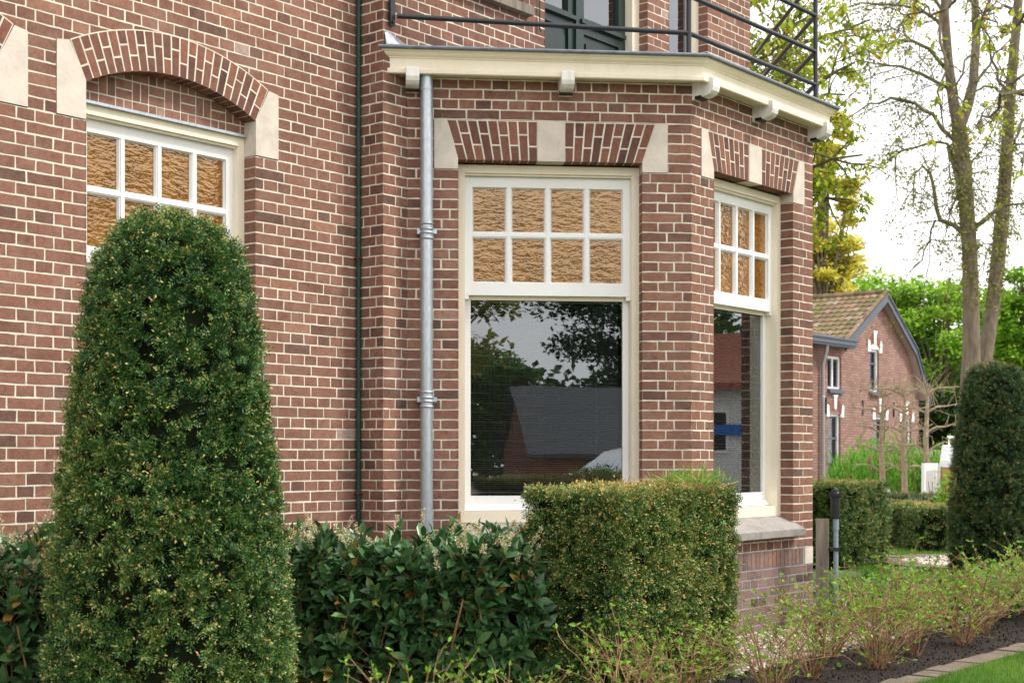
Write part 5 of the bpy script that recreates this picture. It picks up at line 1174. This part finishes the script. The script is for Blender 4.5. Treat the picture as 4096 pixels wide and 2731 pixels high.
leaves('leaves', P, rvec(n_), rvec(n_), rng.uniform(.04, .085, n_), rng.uniform(.03, .05, n_), rng.uniform(0, 1, n_), M['speck'], DIA, lt)
# ivy-like sprouts on the trunks
n_ = 1700; f = rng.uniform(0, 1, n_); tp = np.array([rel(p) for p in t1[3:]]); idx = rng.integers(0, len(tp) - 1, n_); fr = rng.uniform(0, 1, n_)[:, None]; Q = tp[idx] * (1 - fr) + tp[idx + 1] * fr
tp2 = np.array([rel(p) for p in (px3(3970, 1230, 30.8), px3(3991, 1052, 31), px3(4008, 870, 31), px3(4022, 690, 31), px3(4043, 351, 31))]); idx = rng.integers(0, 4, n_); Q2 = tp2[idx] * (1 - fr) + tp2[idx + 1] * fr; Q = np.concatenate([Q, Q2]); n_ *= 2
leaves('trunk_sprouts', Q + rvec(n_) * .19 * np.array([1, 1, .6]), rvec(n_), rvec(n_), rng.uniform(.05, .10, n_), .05, rng.uniform(.2, 1, n_), M['speck'], DIA, lt)

# near chestnut whose branches come from behind the villa, and twigs hanging in from the right
def leafcluster(tips, size, k, rr, keep=.6):
    P, D, N = [], [], []
    for q, d in tips:
        if rr.random() > keep: continue
        for j in range(k): a = rr.uniform(0, 6.28); P.append(q + rr.normal(0, .02, 3)); D.append((math.cos(a) * .8, math.sin(a) * .8, -.6 + rr.normal(0, .4))); N.append((math.cos(a), math.sin(a), 1))
    n_ = len(P); return np.array(P), np.array(D), np.array(N) + rng.normal(0, .2, (n_, 3)), size * rng.uniform(.6, 1.2, n_)
ct = thing('chestnut_tree', 'chestnut with unfolding yellow green leaves reaching out behind the balcony', 'tree', (1.9, 18.6, 0)); rr = np.random.default_rng(21); mb = MB(); mb.tube([(0, 0, 0), (.1, 0, 2), (.25, -.1, 3.6), (.3, 0, 5.2), (.6, .2, 8)], [.34, .27, .24, .2, .1], 12); mb.build('trunk', M['bark'], ct, smooth=True)
mb = MB(); tips = []
for (u, v, D_, z0, r0) in ((3250, 60, 17.4, 4.0, .06), (3420, 250, 17.0, 3.6, .055), (3330, 480, 16.8, 3.2, .05), (3450, 620, 16.8, 3.0, .045), (3180, 350, 18, 3.6, .05), (3480, 80, 18.2, 4.6, .05), (3300, -150, 17.6, 5.2, .06), (3400, 800, 17.2, 2.9, .03), (3120, 180, 17.0, 4.2, .05), (3250, 650, 17.8, 3.0, .04), (3380, 380, 19, 4, .04)):
    e = np.array(px3(u, v, D_)) - np.array((1.9, 18.6, 0)); s0 = np.array((.28, -.05, z0 + .3)); n_s = 8; pts = []
    for i in range(n_s + 1): f = i / n_s; pts.append(s0 + (e - s0) * f + np.array([0, 0, .45 * math.sin(f * 3.14)]) + (rr.normal(0, .05, 3) if 0 < i < n_s else 0))
    mb.tube([tuple(q) for q in pts], [lerp(r0, .012, i / n_s) for i in range(n_s + 1)], 6, cap=False)
    for k in range(16):
        i = rr.integers(3, n_s); dd = unit(pts[i + 1] - pts[i]) * .6 + rr.normal(0, .6, 3); grow(mb, tips, pts[i], dd, rr.uniform(.4, .95), .014, 1, rr, kids=(0, 4), shrink=.5, wob=.3, seg=4)
mb.build('branches', M['barkgreen'], ct)
P, D, N, L = leafcluster(tips, .09, 4, rr, .75); leaves('leaves', P, D, N, L, L * .5, rng.uniform(0, 1, len(P)), M['chestnut'], LEAFQ, ct)
ht = thing('chestnut_tree', 'dark zigzag twigs with orange green young leaves hanging in from the upper right', 'tree', (9.0, 19.5, 0)); rr = np.random.default_rng(31); mb = MB(); mb.tube([(0, 0, 0), (0, 0, 3), (.1, 0, 6.5), (0, 0, 10)], [.3, .25, .2, .1], 12); mb.build('trunk', M['bark'], ht, smooth=True)
mb = MB(); tips = []; o0 = np.array((9.0, 19.5, 0))
for (L_, z0) in (([(4090, 380), (3990, 320), (3960, 200), (3930, 60)], 6.8), ([(4096, 90), (4010, 20), (3960, 40), (3880, 90)], 7.6), ([(4096, 60), (4040, 130), (3990, 110), (3950, 20)], 7.4), ([(4096, 300), (4020, 330), (3990, 250)], 6.5), ([(3900, -80), (3780, 40), (3700, 30), (3640, 70)], 8), ([(3980, -60), (3900, 150), (3850, 300), (3820, 420)], 7.8), ([(4090, 480), (4060, 560), (4096, 620)], 5.8), ([(3850, -60), (3760, 100), (3790, 260), (3760, 400), (3790, 560)], 8.2), ([(4000, 380), (3960, 470), (3900, 500)], 6.5), ([(3700, -50), (3640, 110), (3590, 120)], 8.4)):
    pts = [np.array(px3(u, v, 17.5 + rr.normal(0, .4))) - o0 for u, v in L_]; pts = [np.array((0.05, 0, z0))] + pts; sub = []
    for a, c in zip(pts[:-1], pts[1:]):
        nn = 3; sub += [a + (c - a) * q / nn + (rr.normal(0, .04, 3) if q else 0) for q in range(nn)]
    sub.append(pts[-1]); mb.tube([tuple(q) for q in sub], [lerp(.03, .008, i / (len(sub) - 1)) for i in range(len(sub))], 5, cap=False)
    for k in range(8): i = rr.integers(4, len(sub)); grow(mb, tips, sub[i], rr.normal(0, 1, 3) + np.array([0, 0, -.5]), rr.uniform(.2, .5), .009, 2, rr, kids=(0, 0, 3), shrink=.55, wob=.35, seg=4)
mb.build('branches', M['bark'], ht); P, D, N, L = leafcluster(tips, .10, 3, rr, .13); leaves('leaves', P, D, N, L, L * .5, rng.uniform(.3, 1, len(P)), M['chestnut'], LEAFQ, ht)

# background trees
def bigtree(label, x, y, z0, z1, rad, n_, mat, leaf=.2, seed=1, squash=1., gaps=.45, group='trees beyond the farmhouse', trunk=.22, name='background_tree', zb=-.8):
    rr = np.random.default_rng(seed); o = thing(name, label, 'tree', (x, y, zb), 0, group); H_ = z1 - zb; c0 = (z0 - zb); mb = MB(); mb.tube([(0, 0, 0), (rr.normal(0, .2), 0, c0), (rr.normal(0, .3), 0, H_ * .9)], [trunk, trunk * .8, trunk * .25], 9, cap=False)
    K = 46; C_ = []
    for i in range(K):
        q = unit(rr.normal(size=3)) * rr.uniform(.35, .95); C_.append((q[0] * rad, q[1] * rad * .8, (c0 + H_) / 2 + q[2] * (H_ - c0) / 2))
    for c in C_[::2]: mb.tube([(0, 0, max(c0 * .6, c[2] * .6)), (c[0] * .5, c[1] * .5, c[2] * .82), c], [trunk * .35, trunk * .2, .02], 5, cap=False)
    mb.build('trunk', M['bark'], o)
    C_ = np.array(C_); i = rr.integers(0, K, n_); s_ = rad * .30 * rr.uniform(.6, 1.2, K)[i]; q = unit(rr.normal(size=(n_, 3))) * (rr.uniform(0, 1, n_) ** .45)[:, None]
    P = C_[i] + q * s_[:, None] * np.array([1.25, 1.1, .62]); t = np.clip(rr.normal(.45, .22, n_) + .12 * rr.normal(size=K)[i], 0, 1)
    D = unit(rr.normal(size=(n_, 3)) * np.array([1, 1, .5])); leaves('crown', P, D, np.array([0, 0, 1.]) + rr.normal(0, .5, (n_, 3)), leaf * rr.uniform(.6, 1.3, n_), leaf * .6, t, mat, DIA, o); return o
bigtree('drooping yellow leaved tree right beside the bay corner', gx(3300, 46), 46, 4.5, 13.5, 1.15, 9000, M['yellowleaf'], .20, 2)
bigtree('broad yellow tree top showing over the farmhouse ridge', gx(3255, 50), 50, 6.0, 10.0, 1.6, 8000, M['yellowleaf'], .18, 3)
bigtree('small dark evergreen peeping over the farmhouse ridge', gx(3385, 53), 53, 3.0, 7.9, 1.0, 6000, M['deepgreen'], .16, 4)
bigtree('bright green beech left behind the farmhouse ridge', gx(3560, 60), 60, 1.5, 9.8, 3.0, 17000, M['limegreen'], .24, 5)
bigtree('bright green beech right of the gable', gx(3745, 57), 57, .8, 9.4, 2.9, 17000, M['limegreen'], .22, 6)
bigtree('bright green beech behind the twin trunks', gx(3960, 60), 60, 1.0, 9.6, 3.0, 17000, M['limegreen'], .22, 7)
bigtree('bright green beech at the right edge of the wood', gx(4130, 52), 52, .5, 9.2, 2.4, 13000, M['limegreen'], .22, 8)
bigtree('dark green understorey tree next to the gable end', gx(3765, 50), 50, -.5, 4.2, 1.6, 9000, M['deepgreen'], .18, 9)
bigtree('dark green understorey tree behind the yew column', gx(3960, 50), 50, -.5, 4.6, 2.2, 10000, M['deepgreen'], .18, 10)
bigtree('deep green tree in the back row of the wood', gx(3860, 70), 70, .5, 8.0, 4.2, 14000, M['deepgreen'], .3, 11)
bigtree('deep green tree in the back row behind the ridge', gx(3620, 72), 72, .5, 8.2, 4.0, 12000, M['deepgreen'], .3, 12)
# distant wood closing the horizon
n_ = 26000; P = np.stack([rng.uniform(-20, 90, n_), rng.uniform(88, 100, n_), -1 + rng.uniform(0, 1, n_) ** 1.3 * 9], 1); P[:, 2] *= (.8 + .2 * np.sin(P[:, 0] * .7))
tag(leaves('distant_wood', P, rvec(n_), rvec(n_), rng.uniform(.5, 1.0, n_), .5, rng.uniform(0, .8, n_), M['deepgreen']), 'distant belt of woodland along the horizon', 'woodland', kind='stuff')
# garden shed roof behind the wood edge at the right
sh = thing('garden_shed', 'low wooden shed with pale eaves under the dark trees right of the farmhouse', 'shed', (gx(3790, 36), 36, -.75), R(10)); mb = MB(); mb.box(-.8, 1.6, 0, 2, 0, 1.95); mb.build('wall', M['concrete'], sh); mb = MB(); mb.box(-1.0, 1.8, -.25, 2.2, 1.95, 2.15); mb.build('roof', M['soffit'], sh)

# ================================================================== what stands across the garden and the street (mirrored in the panes)
def house(name, label, loc, rz, Wd, Dp, eave, ridge, wallm, roofm, wins=()):
    o = thing(name, label, 'house', loc, rz); mb = MB()
    mb.prismz([(-Wd / 2, 0), (Wd / 2, 0), (Wd / 2, Dp), (-Wd / 2, Dp)], 0, eave)
    mb.prism([(-Wd / 2, 0), (Wd / 2, 0), (Wd / 2, .01), (-Wd / 2, .01)], 0, .01)
    for x in (-Wd / 2, Wd / 2 - .2): mb.add([(x, 0, eave), (x, Dp, eave), (x, Dp / 2, ridge), (x + .2, 0, eave), (x + .2, Dp, eave), (x + .2, Dp / 2, ridge)], [(0, 2, 1), (3, 4, 5), (0, 3, 5, 2), (1, 2, 5, 4)])
    mb.build('wall', wallm, o); e = .4; sl_ = (ridge - eave) / (Dp / 2)
    for s_ in (0, 1):
        y0 = -e if s_ == 0 else Dp + e; mb = MB(); z0 = eave - e * sl_; mb.add([(-Wd / 2 - .3, y0, z0), (Wd / 2 + .3, y0, z0), (Wd / 2 + .3, Dp / 2, ridge), (-Wd / 2 - .3, Dp / 2, ridge), (-Wd / 2 - .3, y0, z0 + .15), (Wd / 2 + .3, y0, z0 + .15), (Wd / 2 + .3, Dp / 2, ridge + .15), (-Wd / 2 - .3, Dp / 2, ridge + .15)],
               [(0, 3, 2, 1), (4, 5, 6, 7), (0, 1, 5, 4), (1, 2, 6, 5), (3, 0, 4, 7)]); mb.build('roof', roofm, o)
    for (x0, x1, z0, z1) in wins:
        mb = MB(); frame_rect(mb, x0, x1, z0, z1, .07, -.05, .0); w_ = mb.build('window', M['white'], o); mb = MB(); mb.quad((x0 + .06, -.01, z0 + .06), (x1 - .06, -.01, z0 + .06), (x1 - .06, -.01, z1 - .06), (x0 + .06, -.01, z1 - .06)); mb.build('pane', M['plastic'], w_)
    return o
house('garage', 'low garage with dark grey roof across the street', (15.0, -33, -.7), R(180), 12, 6, 2.2, 4.5, M['farred'], M['slate'], [(-3, -1.6, .8, 1.8), (2, 3.2, .8, 1.8)])
wh = house('white_house', 'white rendered house with red tiled roof and a blue banner across the street', (23.4, 17.2, -.7), R(-90 + 18), 9, 7, 3.6, 4.9, M['plaster'], M['tile2'] if 'tile2' in M else M['farred'], [(-2.6, -1.6, 1.0, 2.9), (-.4, .7, 2.0, 3.0), (1.6, 2.6, .8, 2.9)])
mb = MB(); mb.box(-1.2, .9, -.12, -.08, 2.42, 2.66); mb.build('banner', M['blue'], wh)
pc = van('white car parked behind the photographer, mirrored in the bay window', (9.8, -12.5, -.02), R(168), M['carwhite'], False, cat='car'); pc.scale = (1, 1, .74); pc.name = 'parked_car'
for (l, x, y, z0, z1, r, m_, sd_) in (('tall dark conifer like tree behind the grey roof', 16.2, -46, 2, 15, 4.9, M['deepgreen'], 51), ('loose green tree at the street corner', 4.2, -30, 2.0, 9.5, 3.2, M['speck'], 52), ('dense green tree left of the garage', 2.0, -38, .2, 8.0, 4.0, M['deepgreen'], 53), ('olive tree above the parked car', 9.2, -44, 1.0, 6.2, 3.4, M['broad'], 54),
        ('spreading tree east of the garden', 24, 5.5, 1.5, 9.5, 4.0, M['deepgreen'], 55), ('round tree east of the villa', 27, 10.5, 1.0, 8.5, 3.6, M['broad'], 56), ('tall tree behind the white house', 33, 19, 3, 13, 5, M['broad'], 57), ('dark tree south east of the garden', 26, -1, .5, 11, 4.2, M['deepgreen'], 58)):
    bigtree(l, x, y, z0, z1, r, 12000, m_, .32, sd_, group='trees across the street', name='street_tree', trunk=.28)
n_ = 34000; an = rng.uniform(-2.9, .35, n_); rd = rng.uniform(70, 80, n_); P = np.stack([5 + rd * np.cos(an), rd * np.sin(an), -1 + rng.uniform(0, 1, n_) ** 1.2 * 8], 1)
tag(leaves('distant_wood', P, rvec(n_), rvec(n_), rng.uniform(.45, .9, n_), .5, rng.uniform(0, .7, n_), M['deepgreen']), 'distant belt of trees beyond the street on the near side', 'woodland', kind='stuff')
